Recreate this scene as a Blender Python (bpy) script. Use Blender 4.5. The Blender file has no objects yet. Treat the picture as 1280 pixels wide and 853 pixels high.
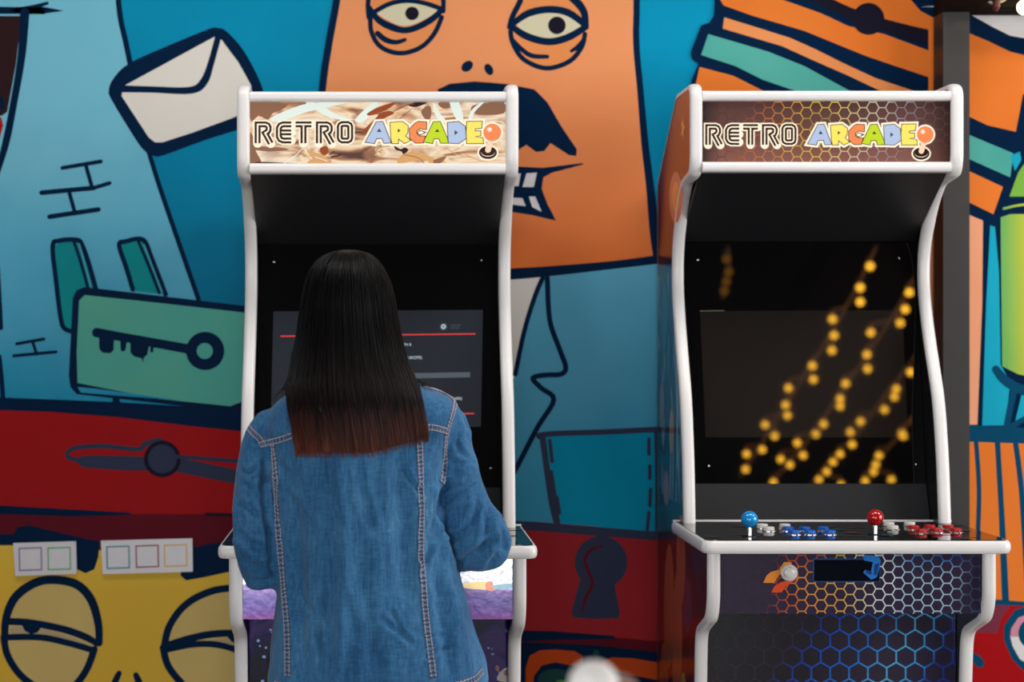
import bpy, bmesh, math, random
from mathutils import Vector, Matrix, noise
from mathutils.geometry import tessellate_polygon
from mathutils.bvhtree import BVHTree
random.seed(7)
PI = math.pi
F = 2424.0; VX = 474.0; VY = 420.0; H = 1.46
SC = bpy.context.scene; COL = SC.collection

def P(px, py, D):
    return Vector(((px-VX)*D/F, D, H+(VY-py)*D/F))

# ------------------------------------------------------------ materials
def lin(c):
    r = []
    for v in c[:3]:
        v = v/255.0
        r.append(v/12.92 if v <= 0.04045 else ((v+0.055)/1.055)**2.4)
    return (r[0], r[1], r[2], 1.0)

def newmat(name):
    m = bpy.data.materials.new(name); m.use_nodes = True
    nt = m.node_tree
    return m, nt, nt.nodes['Principled BSDF']

def mat(name, col, rough=0.5, metal=0.0, spec=0.5, emit=0.0, coat=0.0, bump=0.0, bscale=60, var=0.06):
    m, nt, b = newmat(name)
    c = lin(col)
    b.inputs['Roughness'].default_value = rough
    b.inputs['Metallic'].default_value = metal
    b.inputs['Specular IOR Level'].default_value = spec
    b.inputs['Coat Weight'].default_value = coat
    b.inputs['Coat Roughness'].default_value = 0.05
    tc = nt.nodes.new('ShaderNodeTexCoord')
    n = nt.nodes.new('ShaderNodeTexNoise'); n.inputs['Scale'].default_value = bscale; n.inputs['Detail'].default_value = 4
    nt.links.new(tc.outputs['Object'], n.inputs['Vector'])
    mx = nt.nodes.new('ShaderNodeMix'); mx.data_type = 'RGBA'
    mx.inputs[6].default_value = tuple(v*(1-var) for v in c[:3])+(1,)
    mx.inputs[7].default_value = tuple(min(1, v*(1+var)) for v in c[:3])+(1,)
    nt.links.new(n.outputs['Fac'], mx.inputs[0])
    nt.links.new(mx.outputs[2], b.inputs['Base Color'])
    if emit > 0:
        nt.links.new(mx.outputs[2], b.inputs['Emission Color'])
        b.inputs['Emission Strength'].default_value = emit
    if bump > 0:
        bp = nt.nodes.new('ShaderNodeBump'); bp.inputs['Strength'].default_value = bump; bp.inputs['Distance'].default_value = 0.002
        nt.links.new(n.outputs['Fac'], bp.inputs['Height']); nt.links.new(bp.outputs[0], b.inputs['Normal'])
    return m

class NT:
    """small helper for math node graphs"""
    def __init__(s, nt): s.nt = nt
    def m(s, op, a, b=None, c=None):
        n = s.nt.nodes.new('ShaderNodeMath'); n.operation = op
        for i, v in enumerate((a, b, c)):
            if v is None: continue
            if isinstance(v, (int, float)): n.inputs[i].default_value = v
            else: s.nt.links.new(v, n.inputs[i])
        return n.outputs[0]
    def mix(s, f, a, b):
        n = s.nt.nodes.new('ShaderNodeMix'); n.data_type = 'RGBA'
        if isinstance(f, (int, float)): n.inputs[0].default_value = f
        else: s.nt.links.new(f, n.inputs[0])
        for i, v in ((6, a), (7, b)):
            if isinstance(v, tuple): n.inputs[i].default_value = v
            else: s.nt.links.new(v, n.inputs[i])
        return n.outputs[2]
    def ramp(s, f, stops, interp='LINEAR'):
        n = s.nt.nodes.new('ShaderNodeValToRGB'); n.color_ramp.interpolation = interp
        e = n.color_ramp.elements
        while len(e) < len(stops): e.new(0.5)
        for i, (p, c) in enumerate(stops):
            e[i].position = p; e[i].color = c
        s.nt.links.new(f, n.inputs[0])
        return n.outputs[0]
    def xyz(s):
        tc = s.nt.nodes.new('ShaderNodeTexCoord'); sp = s.nt.nodes.new('ShaderNodeSeparateXYZ')
        s.nt.links.new(tc.outputs['Object'], sp.inputs[0]); s.tc = tc
        return sp.outputs[0], sp.outputs[1], sp.outputs[2]
    def noise(s, scale, detail=3, stretch=(1, 1, 1), rough=0.5, dist=0.0):
        mp = s.nt.nodes.new('ShaderNodeMapping'); mp.inputs['Scale'].default_value = stretch
        s.nt.links.new(s.tc.outputs['Object'], mp.inputs[0])
        n = s.nt.nodes.new('ShaderNodeTexNoise'); n.inputs['Scale'].default_value = scale
        n.inputs['Detail'].default_value = detail; n.inputs['Roughness'].default_value = rough
        n.inputs['Distortion'].default_value = dist
        s.nt.links.new(mp.outputs[0], n.inputs['Vector'])
        return n.outputs['Fac']

def paint(name, ca, cb=None, z0=None, z1=None, amt=0.8, axis=2, rough=0.36):
    """spray paint, for BG also painted-in shade: colour ca (at z1, upper) fades to cb (at z0, lower) with a cloudy edge"""
    m, nt, b = newmat(name); g = NT(nt); x, y, z = g.xyz()
    v = (x, y, z)[axis]
    n = g.noise(2.6, 3, rough=0.6)
    n2 = g.noise(9, 4)
    cb = cb or tuple(int(c*0.86) for c in ca)
    if z0 is not None:
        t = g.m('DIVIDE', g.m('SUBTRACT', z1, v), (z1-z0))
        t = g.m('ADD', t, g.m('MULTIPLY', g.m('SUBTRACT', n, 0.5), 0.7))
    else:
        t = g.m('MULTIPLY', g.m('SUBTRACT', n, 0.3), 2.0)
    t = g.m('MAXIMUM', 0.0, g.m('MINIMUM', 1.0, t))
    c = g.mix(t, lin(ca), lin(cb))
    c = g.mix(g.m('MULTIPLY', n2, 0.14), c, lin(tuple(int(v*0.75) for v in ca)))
    nt.links.new(c, b.inputs['Base Color'])
    b.inputs['Roughness'].default_value = 0.5
    b.inputs['Specular IOR Level'].default_value = 0.06
    return m

# ------------------------------------------------------------ mesh builder
class MB:
    def __init__(s, eps=0.00003):
        s.v = []; s.f = []; s.mi = []; s.mats = []; s.k = 0; s.eps = eps; s.map = None
    def mat(s, m):
        if m not in s.mats: s.mats.append(m)
        return s.mats.index(m)
    def add(s, vs, fs, m):
        o = len(s.v); i = s.mat(m)
        s.v += [tuple(v) for v in vs]
        for f in fs: s.f.append(tuple(o+j for j in f)); s.mi.append(i)
    def build(s, name, parent=None, smooth=False, bevel=0.0, seg=2):
        me = bpy.data.meshes.new(name); me.from_pydata(s.v, [], s.f)
        for m in s.mats: me.materials.append(m)
        me.polygons.foreach_set('material_index', s.mi)
        if smooth: me.polygons.foreach_set('use_smooth', [True]*len(s.f))
        me.update()
        o = bpy.data.objects.new(name, me); COL.objects.link(o)
        if parent: o.parent = parent
        if bevel:
            md = o.modifiers.new('b', 'BEVEL'); md.width = bevel; md.segments = seg; md.limit_method = 'ANGLE'
            md.harden_normals = False
        return o
    # solids
    def box(s, lo, hi, m):
        x0, y0, z0 = lo; x1, y1, z1 = hi
        s.add([(x0,y0,z0),(x1,y0,z0),(x1,y1,z0),(x0,y1,z0),(x0,y0,z1),(x1,y0,z1),(x1,y1,z1),(x0,y1,z1)],
              [(0,3,2,1),(4,5,6,7),(0,1,5,4),(1,2,6,5),(2,3,7,6),(3,0,4,7)], m)
    def quadslab(s, a, b, c, d, t, m):
        """slab with front face a b c d and thickness vector t"""
        t = Vector(t); q = [Vector(p) for p in (a, b, c, d)]
        s.add(q+[p+t for p in q], [(0,1,2,3),(7,6,5,4),(0,4,5,1),(1,5,6,2),(2,6,7,3),(3,7,4,0)], m)
    def lathe(s, prof, c, m, n=32, axis='z'):
        c = Vector(c); vs = []; fs = []
        for r, h in prof:
            for i in range(n):
                a = 2*PI*i/n
                if axis == 'z': vs.append(c+Vector((r*math.cos(a), r*math.sin(a), h)))
                else: vs.append(c+Vector((r*math.cos(a), h, r*math.sin(a))))
        k = len(prof)
        for j in range(k-1):
            for i in range(n):
                fs.append((j*n+i, j*n+(i+1) % n, (j+1)*n+(i+1) % n, (j+1)*n+i))
        fs.append(tuple(range(n-1, -1, -1))); fs.append(tuple((k-1)*n+i for i in range(n)))
        s.add(vs, fs, m)
    def ball(s, c, r, m, n=20, sc=(1, 1, 1)):
        vs = []; fs = []; c = Vector(c); K = n//2
        for j in range(K+1):
            a = PI*j/K
            for i in range(n):
                b = 2*PI*i/n
                vs.append(c+Vector((r*sc[0]*math.sin(a)*math.cos(b), r*sc[1]*math.sin(a)*math.sin(b), r*sc[2]*math.cos(a))))
        for j in range(K):
            for i in range(n): fs.append((j*n+i, j*n+(i+1) % n, (j+1)*n+(i+1) % n, (j+1)*n+i))
        s.add(vs, fs, m)
    def tube(s, pts, rad, m, n=10):
        pts = [Vector(p) for p in pts]; R = rad if isinstance(rad, (list, tuple)) else [rad]*len(pts)
        vs = []; fs = []; prev = None
        for i, p in enumerate(pts):
            t = (pts[min(i+1, len(pts)-1)]-pts[max(i-1, 0)]).normalized()
            if prev is None:
                u = t.cross(Vector((0, 0, 1)));
                if u.length < 0.1: u = t.cross(Vector((1, 0, 0)))
            else: u = prev-t*prev.dot(t)
            u.normalize(); prev = u; w = t.cross(u)
            for k in range(n):
                a = 2*PI*k/n; vs.append(p+(u*math.cos(a)+w*math.sin(a))*R[i])
        for i in range(len(pts)-1):
            for k in range(n): fs.append((i*n+k, i*n+(k+1) % n, (i+1)*n+(k+1) % n, (i+1)*n+k))
        fs.append(tuple(range(n-1, -1, -1))); fs.append(tuple((len(pts)-1)*n+k for k in range(n)))
        s.add(vs, fs, m)
    # flat art, every shape one hair above the one before
    def poly(s, pts, m, smooth=0):
        if smooth: pts = cr(pts, smooth, True)
        s.k += 1; v2 = [Vector((p[0], p[1], 0)) for p in pts]
        tris = tessellate_polygon([v2])
        s.add([s.map(p[0], p[1], s.k*s.eps) for p in pts], [tuple(t) for t in tris], m)
    def disc(s, cx, cy, r, m, ry=None, rot=0, n=36):
        ry = ry or r; c, q = math.cos(rot), math.sin(rot)
        s.poly([(cx+r*math.cos(a)*c-ry*math.sin(a)*q, cy+r*math.cos(a)*q+ry*math.sin(a)*c) for a in [2*PI*i/n for i in range(n)]], m)
    def stroke(s, pts, w, m, smooth=5, closed=False, cap=True):
        W = list(w) if isinstance(w, (list, tuple)) else [w]*len(pts)
        q = [(p[0], p[1], ww) for p, ww in zip(pts, W)]
        if smooth: q = cr(q, smooth, closed)
        n = len(q); L = []; R = []
        for i in range(n):
            p = Vector(q[i][:2])
            a = Vector(q[i-1][:2]) if (i > 0 or closed) else p
            b = Vector(q[(i+1) % n][:2]) if (i < n-1 or closed) else p
            d1 = (p-a).normalized() if (p-a).length > 1e-9 else None
            d2 = (b-p).normalized() if (b-p).length > 1e-9 else None
            d1 = d1 or d2; d2 = d2 or d1
            t = (d1+d2)
            if t.length < 1e-6: t = d1
            t.normalize(); nn = Vector((-t.y, t.x))
            k = 1/max(0.35, abs(nn.dot(Vector((-d1.y, d1.x)))))
            L.append(p+nn*q[i][2]/2*k); R.append(p-nn*q[i][2]/2*k)
        s.k += 1; off = s.k*s.eps
        vs = [s.map(p.x, p.y, off) for p in L]+[s.map(p.x, p.y, off) for p in R]
        fs = [(i, i+1, n+i+1, n+i) for i in range(n-1)]
        if closed: fs.append((n-1, 0, n, 2*n-1))
        s.add(vs, fs, m)
        if cap and not closed:
            for e, o in ((0, 1), (n-1, n-2)):
                p = Vector(q[e][:2]); d = (p-Vector(q[o][:2])).normalized(); r = q[e][2]/2; nn = Vector((-d.y, d.x))
                pts2 = [p+nn*r*math.cos(a)+d*r*math.sin(a) for a in [PI*i/8 for i in range(9)]]
                s.add([s.map(t.x, t.y, off) for t in pts2], [tuple(range(9))], m)

def cr(pts, n, closed):
    """Catmull-Rom resample of tuples"""
    out = []; N = len(pts); last = N if closed else N-1
    for i in range(last):
        p0 = pts[(i-1) % N] if (closed or i > 0) else pts[0]
        p1 = pts[i]; p2 = pts[(i+1) % N]
        p3 = pts[(i+2) % N] if (closed or i < N-2) else pts[N-1]
        for k in range(n):
            t = k/n
            out.append(tuple(0.5*(2*b+(c-a)*t+(2*a-5*b+4*c-d)*t*t+(3*b-a-3*c+d)*t**3) for a, b, c, d in zip(p0, p1, p2, p3)))
    if not closed: out.append(tuple(pts[-1]))
    return out

def empty(name, loc, rz=0):
    o = bpy.data.objects.new(name, None); COL.objects.link(o); o.location = loc; o.rotation_euler = (0, 0, rz)
    o.empty_display_size = 0.1
    return o
def tag(o, label=None, cat=None, group=None, kind=None):
    if label: o['label'] = label
    if cat: o['category'] = cat
    if group: o['group'] = group
    if kind: o['kind'] = kind
    return o
def text_mesh(body, size):
    cu = bpy.data.curves.new('t', 'FONT'); cu.body = body; cu.size = size
    o = bpy.data.objects.new('t', cu); COL.objects.link(o)
    dg = bpy.context.evaluated_depsgraph_get()
    me = bpy.data.meshes.new_from_object(o.evaluated_get(dg))
    vs = [v.co.copy() for v in me.vertices]; fs = [tuple(p.vertices) for p in me.polygons]
    bpy.data.objects.remove(o); bpy.data.curves.remove(cu); bpy.data.meshes.remove(me)
    return vs, fs

# ============================================================ THE MURAL WALL
DW = 4.5
def wmap(px, py, off): return (( px-VX)*DW/F, DW-off, H+(VY-py)*DW/F)
N_ = mat('paint_navy', (0, 32, 64), 0.5, spec=0.04, var=0.12, bscale=8)
N2 = mat('paint_hazed_grey_navy', (54, 60, 84), 0.5, spec=0.04, var=0.1, bscale=8)  # grey navy, lightened further by wall haze put into the colour
N3 = mat('paint_teal_navy', (8, 72, 104), 0.5, spec=0.04, var=0.1, bscale=8)
N4 = mat('paint_near_black', (26, 24, 40), 0.5, spec=0.04, var=0.1, bscale=8)
BG = paint('paint_blue_shaded', (0, 152, 194), (0, 96, 130), 1.35, 2.2)  # darker lower end: shade near the cabinets put into the colour
LB = paint('paint_pale_blue', (126, 204, 228), (0, 144, 184), 1.3, 2.0)
LB2 = paint('paint_soft_blue', (108, 186, 212), (56, 156, 190), 1.1, 1.7)
PB = mat('paint_pocket_blue', (0, 150, 184), 0.5, spec=0.04, var=0.1, bscale=5)
CR_ = mat('paint_cream', (238, 232, 222), 0.5, spec=0.04, var=0.05, bscale=5)
EW = mat('paint_eye_cream', (216, 208, 176), 0.5, spec=0.04, var=0.04, bscale=5)
OR = paint('paint_orange', (246, 158, 104), (242, 124, 58), 1.62, 2.1)
OS = paint('paint_bright_orange', (240, 130, 52), (236, 120, 44))
OP = paint('paint_peach_orange', (240, 152, 92), (238, 142, 78))
PE = paint('paint_peach', (250, 176, 138), (244, 160, 116))
TE = paint('paint_teal', (92, 180, 168), (60, 162, 150))
TG = paint('paint_card_teal', (84, 176, 162), (104, 180, 150))
TP = paint('paint_pill_teal', (10, 150, 152), (6, 132, 140))
RD = paint('paint_red', (176, 14, 20), (158, 22, 26))
RD2 = paint('paint_dull_red', (172, 40, 46), (158, 34, 42))
MR = mat('paint_maroon', (98, 20, 34), 0.5, spec=0.04, var=0.12, bscale=6)
DK = mat('paint_dark_maroon', (44, 12, 18), 0.5, spec=0.12)
YE = paint('paint_yellow', (242, 206, 78), (236, 188, 66), 0.85, 1.0)
TA = paint('paint_tan', (226, 198, 124), (214, 182, 108))
SL = mat('paint_sliver', (190, 168, 130), 0.5, spec=0.12)
OD = mat('paint_burnt_orange', (206, 78, 26), 0.5, spec=0.04, var=0.1, bscale=6)
GN = mat('paint_dark_green', (14, 66, 66), 0.5, spec=0.12)
GB = mat('paint_bud_green', (84, 150, 70), 0.5, spec=0.12)
CY = paint('paint_cyan', (20, 164, 196), (30, 176, 204))
YG = mat('paint_yellow_green', (196, 206, 60), 0.5, spec=0.04, var=0.12, bscale=6)
GG = paint('paint_leaf_green', (192, 198, 62), (116, 182, 96), 1.45, 1.50, axis=0)
WH = mat('paint_white', (226, 222, 224), 0.5, spec=0.04, var=0.04)
PK = mat('paint_pink', (208, 140, 160), 0.5, spec=0.12)
BR_ = mat('paint_red_brown', (122, 46, 66), 0.5, spec=0.12)

w = MB(); w.map = wmap
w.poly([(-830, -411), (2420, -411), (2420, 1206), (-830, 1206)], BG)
# pale blue figure on the left
w.poly([(-830, -411), (120, -411), (143, -60), (147, 0), (153, 45), (162, 82), (188, 195), (207, 262), (228, 322), (250, 376), (330, 386), (330, 520), (-830, 520)], LB)
w.stroke([(143, -60), (148, 0), (151, 25), (157, 52), (164, 86)], 7, N_)
w.stroke([(186, 190), (200, 235), (224, 305), (248, 374)], 6, N_)
w.poly([(-830, 18), (27, 20), (20, 80), (9, 140), (2, 145), (-830, 150)], DK)
w.poly([(-60, 128), (2, 147), (4, 157), (0, 172), (-60, 190)], RD)
w.stroke([(-60, 108), (-8, 116), (3, 134)], 7, N_)
w.stroke([(-830, 10), (0, 13), (22, 13), (42, 9), (59, 4)], [8, 9, 8, 6, 4], N_)
w.stroke([(31, 16), (27, 70), (17, 130), (7, 180), (-8, 232)], [12, 10, 9, 9, 5], N_)
w.stroke([(-3, 335), (-1, 370), (1, 410)], 6, N_); w.stroke([(-1, 446), (2, 475), (4, 500)], 6, N_)
# envelope
w.poly([(136, 113), (142, 98), (162, 79), (215, 55), (262, 36), (272, 35), (283, 39), (305, 64), (327, 107), (332, 140), (318, 155), (260, 174), (205, 194), (192, 195), (180, 188), (168, 172), (140, 126)], N_, 4)
w.poly([(154, 108), (268, 46), (277, 50), (298, 78), (314, 107), (316, 136), (292, 147), (240, 166), (203, 178), (194, 178), (186, 172), (152, 120)], CR_)
w.stroke([(150, 111), (190, 112), (238, 113), (255, 102), (264, 78), (273, 45)], [9, 8, 9, 10, 8, 8], N_)
# H shaped marks
for a, b, ww in (((78, 210), (126, 202), 5), ((108, 209), (115, 234), 5), ((117, 235), (137, 229), 5), ((52, 241), (117, 235), 6), ((87, 242), (94, 267), 5), ((62, 271), (123, 262), 6),
                 ((21, 430), (55, 424), 4), ((41, 428), (46, 443), 4), ((17, 445), (70, 440), 4)):
    w.stroke([a, b], ww, N_, smooth=0)
# pills
w.poly([(69, 308), (74, 302), (97, 301), (104, 308), (121, 360), (100, 380), (92, 414), (82, 410), (76, 400)], TP)
w.stroke([(120, 362), (112, 333), (103, 307), (96, 300), (74, 301), (66, 308), (70, 350), (76, 398), (81, 411), (92, 415)], 6, N_)
w.stroke([(92, 301), (101, 328), (110, 360)], 4, N_); w.stroke([(99, 305), (106, 330), (114, 360)], 1.5, LB)
w.poly([(151, 308), (156, 303), (180, 301), (206, 368), (169, 364)], TP)
w.stroke([(166, 362), (158, 335), (149, 307), (157, 302), (179, 300), (190, 324), (207, 368)], 6, N_)
w.stroke([(173, 302), (185, 330), (199, 366)], 4, N_); w.stroke([(180, 306), (190, 332), (203, 366)], 1.5, LB)
# card with a key
w.poly([(86, 470), (91, 372), (96, 363), (106, 359), (318, 384), (318, 520), (285, 514), (150, 499), (96, 493), (88, 484)], N_)
w.poly([(99, 376), (106, 369), (200, 379), (306, 391), (308, 490), (301, 503), (288, 508), (200, 499), (97, 479), (96, 440)], TG)
w.poly([(97, 484), (120, 486), (185, 495), (230, 501), (150, 495), (101, 491)], LB)
w.stroke([(121, 416), (150, 421), (238, 437)], [12, 11, 12], N_, smooth=0)
w.disc(256.5, 439, 24, N_); w.disc(256, 439, 10, TG)
for q in ([(124, 418), (143, 421), (142, 438), (138, 442), (128, 441), (124, 436)], [(150, 422), (159, 425), (157, 438), (153, 440), (151, 438)],
          [(163, 426), (187, 430), (184, 444), (180, 447), (179, 454), (177, 448), (168, 446), (163, 441)], [(188, 430), (193, 432), (191, 441), (188, 441)]):
    w.poly(q, N_)
# red band with latch
w.poly([(-830, 494), (0, 497), (150, 503), (460, 522), (460, 560), (150, 522), (0, 513), (-830, 512)], N_)
w.poly([(-830, 511), (0, 513), (60, 515), (150, 522), (240, 533), (460, 556), (460, 650), (-830, 640)], RD)
w.stroke([(145, 500), (147, 512)], 9, N_)
w.stroke([(105, 577), (150, 579), (188, 580)], [15, 18, 17], N2)
w.stroke([(215, 580), (250, 587), (300, 597), (380, 610)], 18, N2)
w.stroke([(108, 578), (88, 573), (84, 567), (95, 560), (130, 558), (172, 562), (182, 555), (200, 551)], [7, 6, 5, 6, 6, 6, 7, 8], N2)
w.disc(203, 574, 23, N4); w.disc(203, 574, 18, N2)
w.stroke([(222, 571), (300, 577), (380, 582)], 5, N2)
w.poly([(-830, 642), (300, 643), (460, 646), (460, 700), (-830, 692)], MR)
w.poly([(-830, 628), (0, 632), (90, 637), (163, 641), (163, 644), (90, 646), (0, 643), (-830, 640)], N_)
w.stroke([(258, 643), (300, 644), (380, 646)], 4, N4)
w.poly([(-830, 676), (17, 680), (95, 684), (126, 688), (240, 692), (460, 695), (460, 1206), (-830, 1206)], YE)
w.poly([(-830, 666), (0, 668), (17, 668), (22, 659), (37, 657), (62, 663), (95, 671), (125, 677), (123, 697), (118, 712), (107, 717), (97, 712), (88, 692), (17, 682), (-830, 680)], N_)
w.poly([(236, 686), (262, 680), (300, 675), (400, 668), (400, 700), (300, 712), (260, 721), (233, 726), (226, 720), (225, 706)], N_)
# sleepy eyes
w.poly([(6, 795), (10, 770), (22, 745), (45, 729), (70, 726), (95, 732), (114, 750), (123, 780), (121, 810), (110, 838), (90, 860), (60, 870), (38, 858), (18, 838), (7, 815)], TA, 3)
w.poly([(13, 784), (30, 783), (60, 788), (90, 797), (114, 807), (90, 806), (50, 798), (12, 796)], SL)
w.poly([(27, 780), (52, 784), (47, 791), (39, 793), (31, 789)], N_)
w.stroke([(6, 800), (8, 772), (20, 746), (44, 729), (68, 725), (96, 731), (114, 750), (123, 780), (124, 804)], [9, 10, 11, 11, 11, 11, 11, 10, 9], N_)
w.stroke([(10, 777), (40, 779), (80, 787), (108, 797), (121, 805)], [9, 9, 9, 9, 7], N_)
w.stroke([(6, 797), (50, 797), (85, 804), (116, 813)], 8, N_)
w.stroke([(5, 797), (9, 818), (22, 840), (40, 856), (62, 868), (90, 860), (108, 838), (118, 812)], 9, N_)
w.poly([(205, 812), (212, 785), (228, 762), (252, 746), (282, 738), (330, 745), (345, 810), (300, 870), (240, 866), (214, 840)], TA, 3)
w.poly([(262, 801), (285, 798), (300, 801), (330, 808), (330, 812), (300, 808)], SL)
w.poly([(284, 796), (310, 795), (310, 804), (290, 803)], N_)
w.stroke([(205, 812), (211, 785), (228, 760), (252, 744), (282, 736), (320, 740), (345, 790)], 9, N_)
w.stroke([(208, 806), (235, 799), (265, 793), (300, 792), (330, 798)], [6, 9, 9, 9, 9], N_)
w.stroke([(210, 812), (240, 806), (270, 806), (300, 814), (335, 828)], 8, N_)
w.stroke([(204, 810), (210, 832), (225, 852), (245, 870), (300, 880), (340, 830)], 9, N_)
w.stroke([(149, 842), (145, 850), (139, 864)], [7, 8, 7], N_); w.stroke([(170, 844), (174, 854), (177, 868)], [7, 9, 8], N_)
# the orange face
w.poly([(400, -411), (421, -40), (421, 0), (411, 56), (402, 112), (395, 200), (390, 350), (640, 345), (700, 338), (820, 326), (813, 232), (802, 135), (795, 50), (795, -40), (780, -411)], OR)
w.stroke([(430, -200), (425, -40), (421, 0), (411, 56), (403, 112), (396, 200), (390, 350)], 9, N_)
w.stroke([(785, -411), (795, -40), (795, 50), (800, 110), (806, 180), (812, 230), (818, 290), (824, 325)], [8, 8, 8, 8, 9, 10, 12, 14], N_)
w.poly([(464, 12), (466, -2), (480, -14), (510, -20), (540, -14), (553, 0), (553, 25), (543, 46), (528, 60), (508, 67), (489, 66), (473, 57), (463, 38)], OP, 3)
w.poly([(471, 15), (489, 5), (508, 2), (531, 5), (549, 12), (535, 22), (516, 31), (500, 32), (484, 25)], EW, 3)
w.stroke([(468, 15), (487, 5), (508, 1), (530, 4), (551, 11)], 6, N_); w.stroke([(462, 10), (472, 24), (487, 33), (505, 38), (522, 34), (540, 24), (553, 12)], [6, 8, 9, 8, 8, 8, 7], N_)
w.disc(515, 17, 8.5, N4)
w.stroke([(463, 22), (464, 39), (473, 56), (489, 65), (508, 66), (528, 58), (543, 42), (552, 22)], 6, N_)
w.stroke([(472, 42), (482, 50), (495, 53), (506, 50)], [7, 7, 6, 5], N_)
w.stroke([(461, 22), (460, 5), (464, -10), (480, -22), (510, -28), (540, -20), (553, -5), (554, 14)], 6, N_)
w.poly([(637, 35), (645, 12), (655, -8), (690, -22), (722, -6), (732, 15), (733, 42), (727, 60), (713, 77), (690, 86), (671, 84), (651, 73), (640, 54)], OP, 3)
w.poly([(646, 31), (663, 19), (686, 15), (709, 19), (729, 33), (709, 45), (686, 49), (663, 43)], EW, 3)
w.stroke([(641, 30), (660, 17), (686, 12), (710, 16), (731, 31)], [7, 9, 9, 9, 8], N_)
w.stroke([(638, 32), (655, 44), (675, 51), (692, 52), (712, 46), (732, 34)], [7, 9, 9, 9, 9, 8], N_)
w.disc(696, 32, 11, N4)
w.stroke([(638, 40), (641, 54), (652, 72), (671, 83), (690, 85), (713, 76), (727, 59), (731, 43)], 6, N_)
w.stroke([(640, 50), (652, 62), (665, 70), (684, 71)], [6, 6, 6, 5], N_); w.stroke([(714, 64), (722, 59), (730, 50)], [4, 6, 6], N_)
w.stroke([(637, 34), (641, 20), (650, 2), (655, -12), (690, -30), (705, -12), (722, 4), (730, 16), (732, 32)], [7, 7, 7, 7, 7, 9, 10, 9, 8], N_)
w.disc(584, 83, 8, N_, 6, -0.7); w.disc(611, 87, 7.5, N_, 5, 1.1)
w.poly([(547, 112), (562, 105), (593, 102), (632, 105), (668, 112), (684, 128), (702, 159), (721, 187), (720, 195), (711, 194), (688, 179), (680, 189), (670, 190), (658, 181), (640, 193), (600, 195), (560, 150)], N_)
w.poly([(600, 206), (678, 210), (729, 204), (728, 206), (690, 216), (679, 222), (677, 236), (684, 255), (695, 276), (665, 269), (600, 259)], N_)
for q in ([(658, 217), (671, 216), (667, 234), (653, 234)], [(638, 217), (651, 217), (648, 233), (632, 232)], [(661, 246), (669, 246), (677, 265), (665, 259)], [(636, 247), (653, 248), (657, 258), (634, 255)]):
    w.poly(q, WH)
# shirt, pocket, belt
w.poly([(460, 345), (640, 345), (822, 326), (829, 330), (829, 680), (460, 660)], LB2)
w.poly([(560, 350), (679, 346), (660, 405), (645, 468), (560, 620)], CR_)
w.stroke([(678, 348), (668, 372), (655, 415), (644, 468)], 6, N_)
w.stroke([(684, 348), (687, 400), (699, 436), (707, 459), (701, 468), (682, 469), (666, 473), (676, 485), (692, 500), (672, 534), (648, 580), (636, 602)], 6.5, N_)
w.stroke([(560, 346), (636, 343), (700, 338), (770, 331), (826, 324)], [14, 14, 12, 10, 11], N_)
w.poly([(678, 545), (818, 537), (822, 670), (698, 660)], PB)
w.stroke([(674, 546), (676, 544), (700, 542), (760, 540), (821, 537)], 7, N2); w.stroke([(678, 546), (684, 590), (691, 630), (697, 658)], [8, 8, 10, 8], N2)
w.stroke([(820, 540), (821, 600), (821, 668)], 5, N2)
for a, b, ww in (((687, 551), (690, 577), 5), ((689, 590), (693, 618), 5), ((696, 622), (699, 641), 5), ((811, 549), (811, 568), 4.5), ((812, 583), (812, 598), 4.5), ((813, 612), (812, 632), 4.5), ((811, 641), (809, 662), 4.5)):
    w.stroke([a, b], ww, N2, smooth=0)
w.poly([(460, 648), (645, 655), (665, 652), (740, 658), (829, 668), (870, 670), (870, 840), (460, 830)], RD2)
w.stroke([(560, 655), (650, 657), (740, 664), (830, 671), (870, 674)], [10, 11, 11, 11, 11], N2)
w.disc(751, 703, 33, N2); w.poly([(727, 718), (722, 735), (714, 765), (717, 772), (740, 774), (772, 773), (775, 767), (766, 722)], N2)
w.stroke([(752, 683), (738, 688), (731, 702), (740, 728), (731, 750), (727, 764)], [3, 4, 4, 4, 4, 3], MR)
w.poly([(460, 798), (768, 797), (870, 806), (870, 830), (460, 815)], MR)
w.poly([(460, 787), (640, 788), (690, 789), (768, 795), (768, 799), (690, 800), (640, 803), (460, 803)], N_)
w.poly([(460, 806), (660, 803), (740, 806), (829, 816), (870, 818), (870, 1206), (460, 1206)], N_)
w.poly([(657, 880), (657, 835), (662, 820), (675, 813), (694, 812), (718, 814), (728, 820), (729, 836), (718, 833), (694, 828), (677, 832), (667, 845), (665, 880)], OD)
w.poly([(752, 834), (753, 826), (765, 822), (790, 823), (870, 836), (870, 860), (805, 847), (775, 842)], OD)
w.disc(694, 850, 22, GN, 14); w.disc(702, 856, 9, GB, 6); w.disc(745, 818, 4, GN, 6)
for k in range(3): w.disc(560+60*k, 1000+10*k, 26, OD, 40)
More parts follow.
